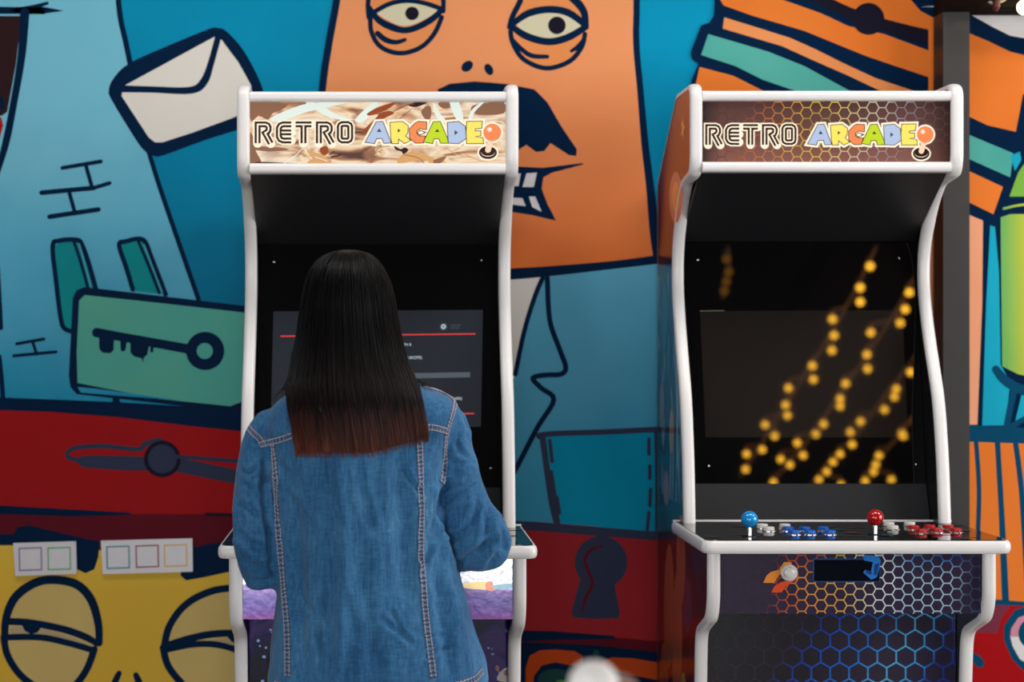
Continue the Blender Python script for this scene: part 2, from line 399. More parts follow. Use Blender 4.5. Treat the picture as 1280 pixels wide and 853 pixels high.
# tower of stripes upper right
w.poly([(893, -411), (893, 0), (892, 20), (886, 29), (876, 32), (863, 66), (865, 74), (873, 80), (864, 100), (858, 140), (860, 560), (2420, 560), (2420, -411)], N_)
w.poly([(870, 330), (1150, 180), (1188, 230), (1188, 560), (870, 560)], OS)
w.poly([(900, -300), (900, 0), (904, 7), (940, 20), (971, 29), (1005, 39), (1032, 50), (1081, 70), (1122, 84), (1200, 110), (1200, 74), (1167, 66), (1105, 43), (1060, 33), (1026, 17), (978, 0), (900, -30)], OS)
w.poly([(985, -200), (1000, -10), (1064, 14), (1100, 14), (1106, 26), (1165, 40), (1200, 45), (1200, 25), (1165, 22), (1150, 14), (1138, 0), (1130, -200)], OS)
w.disc(1085, 24, 20, N4); w.stroke([(1010, -8), (1060, 16), (1110, 33), (1170, 50)], [14, 14, 15, 20], N4)
w.poly([(905, 22), (950, 36), (988, 48), (1019, 62), (1053, 79), (1094, 98), (1139, 113), (1180, 130), (1180, 150), (1098, 113), (1060, 95), (1019, 77), (977, 58), (933, 45), (903, 36)], OP)
w.poly([(885, 43), (916, 52), (960, 65), (1005, 83), (1060, 113), (1140, 150), (1080, 155), (991, 113), (953, 100), (919, 83), (876, 69)], TE)
w.poly([(874, 84), (916, 95), (950, 112), (1010, 140), (1010, 160), (868, 112)], OS)
# right of the post
w.poly([(1150, 9), (2420, 9), (2420, 49), (1340, 49), (1290, 50), (1262, 45), (1240, 34), (1215, 20), (1190, 6)], WH)
w.poly([(1160, 25), (1204, 39), (1235, 52), (1262, 65), (1340, 84), (1340, 60), (1290, 100), (1278, 118), (1269, 165), (1234, 157), (1160, 128)][:5]+[(1340, 84), (1330, 112), (1278, 118), (1269, 165), (1234, 157), (1204, 143), (1160, 125)], OS)
w.poly([(1160, 150), (1206, 167), (1266, 192), (1262, 222), (1206, 197), (1160, 178)], TE)
w.poly([(1160, 190), (1206, 212), (1253, 234), (1241, 268), (1206, 251), (1160, 230)], OS)
w.poly([(1160, 250), (1206, 267), (1228, 276), (1227, 380), (1221, 531), (1160, 531)], PE)
w.poly([(1237, 282), (1243, 284), (1248, 340), (1250, 456), (1262, 478), (1256, 532), (1227, 532), (1232, 380)], CY, 0)
w.poly([(1262, 195), (1274, 190), (1276, 200), (1268, 214)], CY)
w.poly([(1250, 272), (1262, 268), (1330, 268), (1330, 480), (1272, 468), (1252, 458)], GG)
w.poly([(1261, 246), (1272, 216), (1290, 190), (1330, 190), (1330, 246)], mat('paint_grass_green', (126, 182, 70), .5, spec=.04))
w.stroke([(1254, 261), (1280, 256), (1330, 255)], 3, GG)
w.poly([(1276, 494), (1330, 500), (1330, 520), (1272, 528), (1268, 528)], CY)
w.stroke([(1244, 462), (1256, 476), (1280, 488), (1330, 492)], [10, 12, 12, 12], N3); w.stroke([(1268, 484), (1262, 510), (1257, 536)], 8, N3); w.stroke([(1262, 534), (1290, 518)], 7, N3)
w.poly([(1150, 528), (1204, 531), (1340, 538), (2420, 538), (2420, 1206), (870, 1206), (870, 560), (1150, 552)], N3)
w.poly([(1150, 552), (1204, 552), (1340, 557), (1340, 757), (1150, 742)], OS)
w.stroke([(1219, 549), (1223, 613), (1221, 690), (1222, 745)], 6, N3); w.stroke([(1246, 553), (1250, 620), (1253, 680), (1256, 750)], [7, 7, 8, 9], N3); w.stroke([(1269, 556), (1276, 613), (1281, 690), (1284, 750)], 7, N3)
w.stroke([(1310, 556), (1314, 750)], 8, N3)
w.poly([(870, 752), (1204, 752), (1240, 756), (1340, 760), (1340, 1206), (870, 1206)], RD)
w.poly([(1150, 752), (1204, 752), (1262, 758), (1250, 775), (1246, 792), (1204, 790), (1150, 790)], BR_)
w.poly([(1340, 752), (1290, 756), (1268, 762), (1254, 782), (1254, 800), (1264, 824), (1282, 842), (1340, 850)], N3, 0)
w.poly([(1340, 762), (1290, 766), (1272, 772), (1263, 786), (1262, 796), (1340, 796)], PK); w.poly([(1262, 796), (1265, 808), (1274, 824), (1290, 834), (1340, 834), (1340, 796)], WH)
w.disc(1292, 792, 20, N3); w.disc(1292, 792, 10, CY)
w.stroke([(1200, 815), (1218, 823), (1224, 829)], 11, N3)
for k in range(5): w.disc(1420+150*k, 300+(k % 2)*220, 60, (OS, TE, YG, RD, CR_)[k], 90)
for k in range(4): w.disc(-200-130*k, 330+(k % 2)*130, 34, (TP, CR_, OS, TG)[k], 60)
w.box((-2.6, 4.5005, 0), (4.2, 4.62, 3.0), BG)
wall = w.build('wall_back'); tag(wall, kind='structure')

# ------------------------------------------------------------ rest of the room
WOOD = mat('dark_stained_wood', (26, 20, 18), 0.9, spec=0.1, bscale=14, var=0.3, bump=0.3)
WOODB = mat('charcoal_timber', (47, 44, 43), 0.55, bscale=30, var=0.2, bump=0.2)
PL = mat('plaster_wall', (96, 88, 80), 0.8, var=0.05)
FL = mat('concrete_floor', (120, 114, 108), 0.35, bscale=3, var=0.15)
def struct(name, fn):
    b = MB(); fn(b); o = b.build(name); tag(o, kind='structure'); return o
X0, X1, Y0, Y1, ZC = -2.6, 4.2, -4.0, 4.5, 3.0
struct('floor', lambda b: b.box((X0-.1, Y0-.1, -0.1), (X1+.1, Y1+.12, 0), FL))
struct('ceiling', lambda b: b.box((X0-.1, Y0-.1, ZC), (X1+.1, Y1+.12, ZC+.1), WOOD))
struct('wall_left', lambda b: (b.box((X0-.1, Y0, 0), (X0, -2.6, ZC), PL), b.box((X0-.1, 0.4, 0), (X0, Y1, ZC), PL), b.box((X0-.1, -2.6, 2.4), (X0, 0.4, ZC), PL), b.box((X0-.1, -2.6, 0), (X0, 0.4, .7), PL)))
struct('wall_right', lambda b: (b.box((X1, Y0, 0), (X1+.1, 0.6, ZC), PL), b.box((X1, 3.6, 0), (X1+.1, Y1, ZC), PL), b.box((X1, 0.6, 0), (X1+.1, 3.6, .8), PL), b.box((X1, 0.6, 2.5), (X1+.1, 3.6, ZC), PL)))
struct('wall_front', lambda b: (b.box((X0, Y0-.1, 0), (-1.6, Y0, ZC), PL), b.box((1.3, Y0-.1, 0), (X1, Y0, ZC), PL), b.box((-1.6, Y0-.1, 2.3), (1.3, Y0, ZC), PL)))
FR = mat('window_frame_dark', (36, 34, 34), 0.4)
GL, gnt, gb = newmat('window_glass'); gb.inputs['Transmission Weight'].default_value = 1; gb.inputs['Roughness'].default_value = 0.0; gb.inputs['IOR'].default_value = 1.0
def window(name, a, b_, axis, n):
    b = MB()
    t = 0.05
    (u0, z0), (u1, z1) = a, b_
    def bx(ua, ub, za, zb, m, d0=-.06, d1=.0):
        if axis == 'y': b.box((ua, Y0+d0, za), (ub, Y0+d1, zb), m)
        elif axis == 'x1': b.box((X1-d1, ua, za), (X1-d0, ub, zb), m)
        else: b.box((X0+d0, ua, za), (X0+d1, ub, zb), m)
    bx(u0, u1, z0, z0+t, FR); bx(u0, u1, z1-t, z1, FR)
    for k in range(n+1):
        c = u0+(u1-u0)*k/n; c = min(max(c, u0+t/2), u1-t/2); bx(c-t/2, c+t/2, z0+t, z1-t, FR)
    o = b.build(name); tag(o, kind='structure')
window('window_1', (-1.6, 0.0), (1.3, 2.3), 'y', 3)
window('window_2', (0.6, .8), (3.6, 2.5), 'x1', 2)
window('window_3', (-2.6, .7), (0.4, 2.4), 'x0', 2)
# post and beams beside the right cabinet
DP = 4.40
xp0 = (1179-VX)*DP/F; xp1 = (1212-VX)*DP/F; zb = H+(VY-15)*DP/F
struct('trim_1', lambda b: b.box((xp0, DP, 0), (xp1, 4.475, zb), WOODB))
struct('trim_2', lambda b: b.box((xp0, -1.5, zb), (xp1, 4.475, zb+.16), WOOD))
zb2 = H+(VY-9)*4.43/F
struct('trim_3', lambda b: b.box((xp1, 4.36, H+(VY-9)*4.36/F), (X1, 4.47, H+(VY-9)*4.36/F+.12), WOOD))

# ============================================================ ARCADE CABINETS
WT = mat('white_edge_moulding', (232, 228, 226), 0.32, var=0.02)
BK = mat('black_laminate', (25, 25, 28), 0.42, var=0.1, bump=0.15, bscale=300)
BKd = mat('black_inner_board', (16, 16, 18), 0.35, var=0.1)
CHR = mat('chrome', (220, 220, 225), 0.12, metal=1.0)
GLB = mat('glossy_black_acrylic', (9, 9, 10), 0.015, spec=0.6)
GLB.node_tree.nodes['Principled BSDF'].inputs['Roughness'].default_value = 0.015
MON = mat('monitor_off', (34, 29, 27), 0.02, spec=0.5)
MONL = mat('monitor_lit', (46, 49, 57), 0.03, spec=0.5, emit=0.2)
SCR = mat('screw_head', (235, 235, 235), 0.15, metal=1.0)
BLUEB = mat('blue_plastic_ball', (10, 140, 210), 0.12, coat=0.6)
REDB = mat('red_plastic_ball', (176, 16, 20), 0.12, coat=0.6)
BTB = mat('blue_button', (16, 92, 190), 0.3, spec=.3); BTR = mat('red_button', (176, 20, 24), 0.3, spec=.3)
BTW = mat('white_button', (220, 216, 210), 0.2)
BRZ = mat('button_bezel_chrome', (210, 208, 204), 0.15, metal=0.9)

def emis(name, col, s=1.0, rough=0.3):
    m, nt, b = newmat(name)
    b.inputs['Base Color'].default_value = tuple(v*0.12 for v in lin(col)[:3])+(1,); b.inputs['Specular IOR Level'].default_value = 0.12
    b.inputs['Emission Color'].default_value = lin(col); b.inputs['Emission Strength'].default_value = s
    b.inputs['Roughness'].default_value = rough
    return m
ES = 0.95
L_CRM = emis('lit_cream', (255, 240, 214), ES); L_BRN = emis('lit_dark_brown', (48, 22, 18), ES)
L_PER = emis('lit_periwinkle', (178, 194, 226), ES); L_YEL = emis('lit_yellow', (250, 228, 104), ES)
L_ORG = emis('lit_orange', (244, 138, 84), ES); L_LIM = emis('lit_lime', (194, 216, 44), ES)
L_PCH = emis('lit_peach', (250, 214, 182), ES); L_OLV = emis('lit_olive_line', (72, 62, 20), ES)
L_WHT = emis('lit_pale_beam', (226, 236, 226), ES); L_RST = emis('lit_rust', (150, 70, 36), ES); L_TAN = emis('lit_tan', (214, 160, 104), ES)
L_MIL = emis('lit_mid_brown', (140, 98, 74), ES)

def hexmask(g, x, z, s, wd, pointy=False):
    """returns (mask 0..1 of hexagon outlines) for hexagons with row pitch s"""
    a, b = (x, z) if not pointy else (z, x)
    px = g.m('ADD', g.m('DIVIDE', a, s), 173.2050808); pz = g.m('ADD', g.m('DIVIDE', b, s), 100.0)
    rx, rz = 1.7320508, 1.0
    ax = g.m('SUBTRACT', g.m('MODULO', px, rx), rx/2); az = g.m('SUBTRACT', g.m('MODULO', pz, rz), rz/2)
    bx = g.m('SUBTRACT', g.m('MODULO', g.m('ADD', px, rx/2), rx), rx/2); bz = g.m('SUBTRACT', g.m('MODULO', g.m('ADD', pz, rz/2), rz), rz/2)
    def d2(u, v): return g.m('ADD', g.m('MULTIPLY', u, u), g.m('MULTIPLY', v, v))
    def hd(u, v):
        u = g.m('ABSOLUTE', u); v = g.m('ABSOLUTE', v)
        return g.m('MAXIMUM', g.m('ADD', g.m('MULTIPLY', u, 0.8660254), g.m('MULTIPLY', v, 0.5)), v)
    pick = g.m('LESS_THAN', d2(ax, az), d2(bx, bz))
    h = g.m('ADD', g.m('MULTIPLY', pick, hd(ax, az)), g.m('MULTIPLY', g.m('SUBTRACT', 1.0, pick), hd(bx, bz)))
    t = g.m('DIVIDE', g.m('SUBTRACT', h, 0.5-wd), wd*0.6)
    return g.m('MAXIMUM', 0.0, g.m('MINIMUM', 1.0, t)), h

def px2x(px, D): return (px-VX)*D/F-0.9233
def hex_marquee():
    m, nt, b = newmat('lit_hexagon_artwork'); g = NT(nt); x, y, z = g.xyz()
    mask, h = hexmask(g, x, z, 0.0226, 0.055)
    t = g.m('DIVIDE', g.m('ADD', x, 0.256), 0.512)
    zt = g.m('DIVIDE', g.m('SUBTRACT', z, 1.82), 0.125)
    # the glowing band slants: starts lower on the left
    tt = g.m('ADD', t, g.m('MULTIPLY', g.m('SUBTRACT', zt, 0.5), -0.09))
    d = (92, 50, 42)
    cline = g.ramp(tt, [(0, lin((70, 36, 32))), (.13, lin((90, 44, 34))), (.24, lin((222, 110, 44))), (.38, lin((248, 190, 60))), (.5, lin((246, 214, 70))), (.58, lin((244, 220, 150))), (.68, lin((232, 220, 196))), (.78, lin((170, 160, 180))), (.88, lin((110, 74, 78))), (1, lin((86, 46, 42)))])
    n = g.noise(16, 2)
    cell = g.ramp(zt, [(0, lin((150, 92, 78))), (.45, lin((116, 66, 56))), (1, lin((84, 48, 42)))])
    edge = g.ramp(t, [(0, lin((70, 42, 36))), (.08, (1, 1, 1, 1)), (.85, (1, 1, 1, 1)), (1, lin((110, 70, 66)))])
    mu = nt.nodes.new('ShaderNodeMix'); mu.data_type = 'RGBA'; mu.blend_type = 'MULTIPLY'; mu.inputs[0].default_value = 1
    nt.links.new(cell, mu.inputs[6]); nt.links.new(edge, mu.inputs[7])
    dim = g.m('MINIMUM', 1.0, g.m('MAXIMUM', 0.15, g.m('MULTIPLY', g.m('SUBTRACT', n, 0.28), 4.2)))
    c = g.mix(g.m('MULTIPLY', mask, dim), mu.outputs[2], cline)
    nt.links.new(c, b.inputs['Emission Color']); b.inputs['Emission Strength'].default_value = 0.8
    b.inputs['Base Color'].default_value = (.02, .02, .02, 1); b.inputs['Roughness'].default_value = 0.3; b.inputs['Specular IOR Level'].default_value = 0.12
    return m
def hex_board():
    m, nt, b = newmat('hexagon_foil_artwork'); g = NT(nt); x, y, z = g.xyz()
    mask, h = hexmask(g, x, z, 0.0219, 0.07)
    t = g.m('DIVIDE', g.m('ADD', x, 0.27), 0.52)
    tt = g.m('ADD', t, g.m('MULTIPLY', g.m('SUBTRACT', g.noise(9, 2), 0.5), 0.22))
    zt = g.m('DIVIDE', g.m('SUBTRACT', z, 0.91), 0.13)
    c1 = g.ramp(tt, [(0, lin((44, 36, 48))), (.22, lin((58, 46, 52))), (.28, lin((210, 90, 30))), (.36, lin((236, 150, 50))), (.48, lin((226, 180, 90))), (.57, lin((220, 206, 170))), (.66, lin((226, 234, 236))), (.76, lin((170, 205, 222))), (.9, lin((176, 208, 220))), (1, lin((60, 80, 110)))])
    c2 = g.ramp(tt, [(0, lin((40, 34, 46))), (.24, lin((60, 44, 50))), (.3, lin((200, 60, 40))), (.4, lin((190, 70, 40))), (.52, lin((226, 210, 60))), (.62, lin((226, 234, 236))), (.74, lin((70, 140, 205))), (.9, lin((30, 90, 170))), (1, lin((60, 60, 90)))])
    cl = g.mix(g.m('MAXIMUM', 0.0, g.m('MINIMUM', 1.0, g.m('MULTIPLY', g.m('SUBTRACT', zt, 0.55), 3.0))), c1, c2)
    cell = g.mix(g.noise(30, 2), lin((56, 44, 72)), lin((36, 27, 46)))
    c = g.mix(mask, cell, cl)
    nt.links.new(c, b.inputs['Base Color'])
    b.inputs['Roughness'].default_value = 0.3; b.inputs['Specular IOR Level'].default_value = 0.25
    
    return m
def hex_lower():
    m, nt, b = newmat('blue_hexagon_artwork'); g = NT(nt); x, y, z = g.xyz()
    mask, h = hexmask(g, x, z, 0.0386, 0.05, True)
    soft = g.m('MAXIMUM', 0.0, g.m('DIVIDE', g.m('SUBTRACT', h, 0.36), 0.14))
    t = g.m('DIVIDE', g.m('ADD', x, 0.24), 0.48)
    n = g.noise(5, 2)
    zt = g.m('DIVIDE', g.m('SUBTRACT', 0.93, z), 0.5)
    tt = g.m('ADD', g.m('ADD', t, g.m('MULTIPLY', g.m('SUBTRACT', n, .5), .25)), g.m('SUBTRACT', g.m('MULTIPLY', zt, 0.55), .10))
    cl = g.ramp(tt, [(0, lin((34, 28, 40))), (.33, lin((44, 36, 60))), (.48, lin((16, 70, 190))), (.66, lin((20, 120, 220))), (.8, lin((90, 190, 230))), (.95, lin((50, 150, 220))), (1, lin((30, 60, 160)))])
    cell = g.ramp(t, [(0, lin((20, 17, 24))), (.4, lin((30, 24, 36))), (.75, lin((50, 42, 62))), (1, lin((36, 28, 56)))])
    c = g.mix(g.m('MULTIPLY', soft, g.m('MULTIPLY', g.m('SUBTRACT', tt, .3), .4)), cell, lin((20, 60, 170)))
    c = g.mix(mask, c, cl)
    nt.links.new(c, b.inputs['Base Color']); b.inputs['Roughness'].default_value = 0.25
    return m
def foil_board():
    m, nt, b = newmat('purple_foil_painted_glare'); g = NT(nt); x, y, z = g.xyz()
    zt = g.m('DIVIDE', g.m('SUBTRACT', z, 0.915), 0.12)
    n = g.noise(14, 4, (1, 1, 1.5), dist=0.6)
    f = g.m('ADD', zt, g.m('MULTIPLY', g.m('SUBTRACT', n, .5), .22))
    c = g.ramp(f, [(0, lin((160, 70, 170))), (.12, lin((128, 84, 180))), (.3, lin((132, 110, 196))), (.48, lin((170, 140, 210))), (.56, lin((214, 206, 226))), (.9, lin((236, 236, 238)))])  # white upper end: window glare put into the foil colour
    nt.links.new(c, b.inputs['Base Color']); nt.links.new(g.m('MAXIMUM', .12, g.m('MINIMUM', .8, g.m('MULTIPLY', g.m('SUBTRACT', f, .42), 5.0))), b.inputs['Metallic']); b.inputs['Roughness'].default_value = 0.2
    bp = nt.nodes.new('ShaderNodeBump'); bp.inputs['Strength'].default_value = 0.16; bp.inputs['Distance'].default_value = 0.004
    nt.links.new(g.noise(75, 2), bp.inputs['Height']); nt.links.new(bp.outputs[0], b.inputs['Normal'])
    return m
def galaxy():
    m, nt, b = newmat('galaxy_artwork'); g = NT(nt); x, y, z = g.xyz()
    n = g.noise(7, 5, dist=1.2)
    c = g.ramp(n, [(.25, lin((10, 8, 14))), (.42, lin((14, 10, 34))), (.52, lin((30, 20, 96))), (.6, lin((80, 48, 140))), (.72, lin((30, 18, 50)))])
    v = nt.nodes.new('ShaderNodeTexVoronoi'); v.inputs['Scale'].default_value = 46; nt.links.new(g.tc.outputs['Object'], v.inputs['Vector'])
    st = g.m('LESS_THAN', v.outputs['Distance'], 0.17)
    st = g.m('MULTIPLY', st, g.m('GREATER_THAN', g.noise(60, 0), 0.5))
    c = g.mix(st, c, lin((160, 190, 240)))
    nt.links.new(c, b.inputs['Base Color']); b.inputs['Roughness'].default_value = 0.12; b.inputs['Specular IOR Level'].default_value = 0.15
    return m
def sepia():
    m, nt, b = newmat('lit_sepia_landscape'); g = NT(nt); x, y, z = g.xyz()
    n = g.noise(10, 4, (0.9, 1, 3.2), dist=1.4)
    n2 = g.noise(4.2, 2, (1.2, 1, 1.5))
    c = g.ramp(n, [(.3, lin((84, 48, 34))), (.4, lin((176, 120, 86))), (.48, lin((236, 196, 152))), (.56, lin((253, 232, 200))), (.7, lin((206, 158, 120))), (.82, lin((128, 84, 62)))])
    c = g.mix(g.m('MAXIMUM', 0.0, g.m('MINIMUM', 1.0, g.m('MULTIPLY', g.m('SUBTRACT', n2, .53), 5.5))), c, lin((255, 240, 216)))
    nt.links.new(c, b.inputs['Emission Color']); b.inputs['Emission Strength'].default_value = 0.92
    b.inputs['Base Color'].default_value = (.02, .02, .02, 1); b.inputs['Roughness'].default_value = 0.3; b.inputs['Specular IOR Level'].default_value = 0.12
    return m
def sideart(kind):
    m, nt, b = newmat(kind+'_side_artwork'); g = NT(nt); x, y, z = g.xyz()
    n = g.noise(3.2, 3, (1, 1, 1), dist=0.8)
    if kind == 'brown':
        f = g.m('ADD', g.m('DIVIDE', z, 2.0), g.m('MULTIPLY', g.m('SUBTRACT', n, .5), .25))
        c = g.ramp(f, [(.0, lin((30, 26, 34))), (.4, lin((120, 44, 26))), (.5, lin((70, 30, 28))), (.58, lin((60, 70, 90))), (.7, lin((40, 60, 90))), (.8, lin((34, 24, 40))), (.88, lin((120, 44, 28))), (1, lin((150, 62, 34)))])
        st = g.noise(14, 4, (1.4, 1.4, .35), dist=1.0); band = g.m('MULTIPLY', g.m('GREATER_THAN', z, 1.1), g.m('LESS_THAN', z, 1.6))
        c = g.mix(g.m('MULTIPLY', band, g.m('MAXIMUM', 0.0, g.m('MINIMUM', .8, g.m('MULTIPLY', g.m('SUBTRACT', st, .5), 6.0)))), c, lin((176, 196, 206)))
    else:
        c = g.ramp(n, [(.3, lin((14, 10, 26))), (.5, lin((40, 30, 100))), (.7, lin((100, 60, 140)))])
    nt.links.new(c, b.inputs['Base Color']); b.inputs['Roughness'].default_value = 0.2; b.inputs['Specular IOR Level'].default_value = 0.25
    return m

def fillet(pts, n=6):
    """pts: (y, z, r) -> rounded polyline (closed)"""
    out = []; N = len(pts)
    for i in range(N):
        p = Vector(pts[i][:2]); a = Vector(pts[i-1][:2]); b = Vector(pts[(i+1) % N][:2]); r = pts[i][2]
        if r <= 0: out.append(p); continue
        da = (a-p); db = (b-p); r = min(r, da.length*.48, db.length*.48)
        p0 = p+da.normalized()*r; p2 = p+db.normalized()*r
        for k in range(n+1):
            t = k/n; out.append(p0*(1-t)**2+p*2*t*(1-t)+p2*t*t)
    return out
# cabinet side profile, y measured back from the marquee face
PROF = fillet([(.0, 1.9765, .03), (.19, 1.977, .02), (.474, 1.81, .0), (.474, .0, 0), (-.02, 0, .01), (-.05, .12, .04), (-.045, .6, 0), (-.062, .80, .10), (-.07, .862, .05), (-.19, .905, .04), (-.21, .945, .02), (-.21, 1.05, .005),
               (.085, 1.05, .005), (.09, 1.10, 0), (.10, 1.189, .05), (.13, 1.324, .05), (.205, 1.46, .08), (.248, 1.565, .05), (.242, 1.655, .05), (.175, 1.745, .06), (.12, 1.785, .02), (.012, 1.797, .03), (.0, 1.825, .02)])
W2 = 0.281; TT = 0.0245

def side_mesh(sgn, m_out):
    b = MB(); n = len(PROF)
    xo = sgn*W2; xi = sgn*(W2-TT+.0015)
    v2 = [Vector((p.x, p.y, 0)) for p in PROF]; tr = tessellate_polygon([v2])
    b.add([(xo, p.x, p.y) for p in PROF], [tuple(t) for t in tr], m_out)
    b.add([(xi, p.x, p.y) for p in PROF], [tuple(t) for t in tr], BKd)
    b.add([(xo, p.x, p.y) for p in PROF]+[(xi, p.x, p.y) for p in PROF], [(i, (i+1) % n, n+(i+1) % n, n+i) for i in range(n)], WT)
    return b
def trim_mesh(sgn):
    b = MB(); n = len(PROF); cx = sgn*(W2-TT/2+.0004)
    # outward normals
    area = sum(PROF[i].x*PROF[(i+1) % n].y-PROF[(i+1) % n].x*PROF[i].y for i in range(n))
    s = 1 if area < 0 else -1
    rings = []
    for i in range(n):
        d1 = (PROF[i]-PROF[i-1]); d2 = (PROF[(i+1) % n]-PROF[i])
        d1 = d1.normalized() if d1.length > 1e-7 else d2.normalized(); d2 = d2.normalized() if d2.length > 1e-7 else d1
        t = (d1+d2).normalized(); nn = Vector((-t.y, t.x))*s
        k = min(1.6, 1/max(.3, abs(nn.dot(Vector((-d1.y, d1.x))))))
        ring = []
        for j in range(9):
            a = PI*j/8
            ox = -math.cos(a)*(TT/2+.0006); on = max(-.004, math.sin(a)**.7*.008-.001) if 0 < j < 8 else -.005
            ring.append((cx+ox, PROF[i].x+nn.x*on*k, PROF[i].y+nn.y*on*k))
        rings.append(ring)
    vs = [p for r in rings for p in r]
    fs = [(i*9+j, ((i+1) % n)*9+j, ((i+1) % n)*9+j+1, i*9+j+1) for i in range(n) for j in range(8) if not (PROF[i].y <= 0.0001 and PROF[(i+1) % n].y <= 0.0001) and not (PROF[i].x > .47 and PROF[(i+1) % n].x > .47)]
    b.add(vs, fs, WT)
    return b

def hbar(b, x0, x1, yc, z0, z1, bulge, m, n=8):
    """horizontal white moulding, half round towards the viewer"""
    vs = []; zc = (z0+z1)/2; r = (z1-z0)/2
    pr = [(yc-math.sin(PI*i/n)**.6*bulge if 0 < i < n else yc, zc-math.cos(PI*i/n)*r) for i in range(n+1)]+[(yc+.02, z1), (yc+.02, z0)]
    K = len(pr)
    for x in (x0, x1): vs += [(x, y, z) for y, z in pr]
    b.add(vs, [(i, (i+1) % K, K+(i+1) % K, K+i) for i in range(K)]+[tuple(range(K)), tuple(range(2*K-1, K-1, -1))], m)

def lettering(b, fx, fy, sx, ox, oy):
    """RETRO ARCADE in pixel coordinates of the left sign, mapped by ox+sx*(x-fx), oy+sx*(y-fy)"""
    keep = b.map
    b.map = lambda x, y, k: keep(ox+sx*(x-fx), oy+sx*(y-fy), k)
    q = lambda x, y: (300+x/7.53, 115+y/7.53)
    R = lambda dx: [q(148+dx, 472), q(148+dx, 290), q(222+dx, 290), q(241+dx, 298), q(251+dx, 316), q(251+dx, 342), q(242+dx, 360), q(218+dx, 374), q(272+dx, 474)]
    E1 = [q(465, 290), q(388, 290), q(362, 300), q(348, 325), q(348, 408), q(362, 434), q(388, 445), q(465, 445)]
    O = [q(945, 287), q(998, 287), q(1014, 296), q(1020, 312), q(1020, 420), q(1014, 436), q(998, 445), q(945, 445), q(929, 436), q(922, 420), q(922, 312), q(929, 296)]
    paths = [(R(0), 0, 0), (E1, 0, 0), ([q(372, 367), q(465, 367)], 0, 0), ([q(505, 290), q(655, 290)], 0, 0), ([q(580, 300), q(580, 472)], 0, 0), (R(577), 0, 0), (O, 0, 1)]
    for p, sm, cl in paths: b.stroke(p, 11.4, L_BRN if False else L_CRM, smooth=0, closed=bool(cl), cap=not cl)
    for p, sm, cl in paths: b.stroke(p, 7.6, L_BRN, smooth=0, closed=bool(cl), cap=False)
    for p, sm, cl in paths: b.stroke(p, 1.9, L_CRM, smooth=0, closed=bool(cl), cap=False)
    c = lambda L: [(440+x/6.095, 115+y/6.095) for x, y in L]
    LT = [([(170,215),(222,212),(285,380),(228,383),(215,345),(172,348),(158,385),(85,375),(120,310)], L_PER, [(193,266),(212,294),(175,294)]),
          ([(275,220),(370,212),(415,245),(412,300),(395,325),(435,360),(385,385),(342,350),(340,385),(290,385),(282,340)], L_YEL, [(335,268),(357,283),(335,300)]),
          ([(470,222),(490,212),(555,215),(555,275),(530,275),(510,268),(480,285),(482,310),(500,325),(545,325),(530,380),(470,382),(425,345),(422,270)], L_ORG, None),
          ([(605,215),(658,212),(715,345),(720,382),(660,382),(650,348),(610,348),(600,385),(530,372),(560,310)], L_LIM, [(635,270),(653,294),(617,294)]),
          ([(712,220),(800,212),(850,250),(858,345),(800,385),(720,382),(715,300)], L_PER, [(768,280),(793,298),(768,320)]),
          ([(860,212),(980,210),(975,265),(925,270),(925,285),(968,285),(968,325),(925,330),(985,340),(990,385),(860,385),(855,300)], L_YEL, None)]
    for pts, m, h in LT: b.stroke(c(pts), 6.4, L_CRM, smooth=0, closed=True); b.poly(c(pts), L_CRM)
    bc = (440+1055/6.095, 115+298/6.095)
    b.disc(bc[0], bc[1], 13.6, L_CRM); b.disc(440+1022/6.095, 115+455/6.095, 13.2, L_CRM, 10.4)
    st = c([(1048, 350), (1022, 435)])
    for pts, m, h in LT:
        b.poly(c(pts), m); b.stroke(c(pts), 1.0, L_OLV, smooth=0, closed=True)
        if h: b.poly(c(h), L_OLV)
    b.stroke(c([(482, 300), (505, 283), (548, 298), (505, 318), (482, 300)]), 1.2, L_OLV, smooth=0); b.disc(440+510/6.095, 115+300/6.095, 3.2, L_CRM, 1.8)
    b.disc(440+1022/6.095, 115+455/6.095, 11.2, L_BRN, 8.2); b.disc(440+1022/6.095, 115+450/6.095, 9, L_CRM, 5.9); b.disc(440+1022/6.095, 115+447/6.095, 9, L_BRN, 5.6)
    b.stroke(st, 7.2, L_PCH, smooth=0)
    b.disc(bc[0], bc[1], 11.2, L_ORG); b.disc(bc[0]+.8, bc[1]+1.8, 9.2, L_ORG); b.disc(bc[0]-3.4, bc[1]-3.8, 3.1, L_PCH); b.disc(bc[0]-3.2, bc[1]-4.2, 1.8, L_WHT)
    b.map = keep

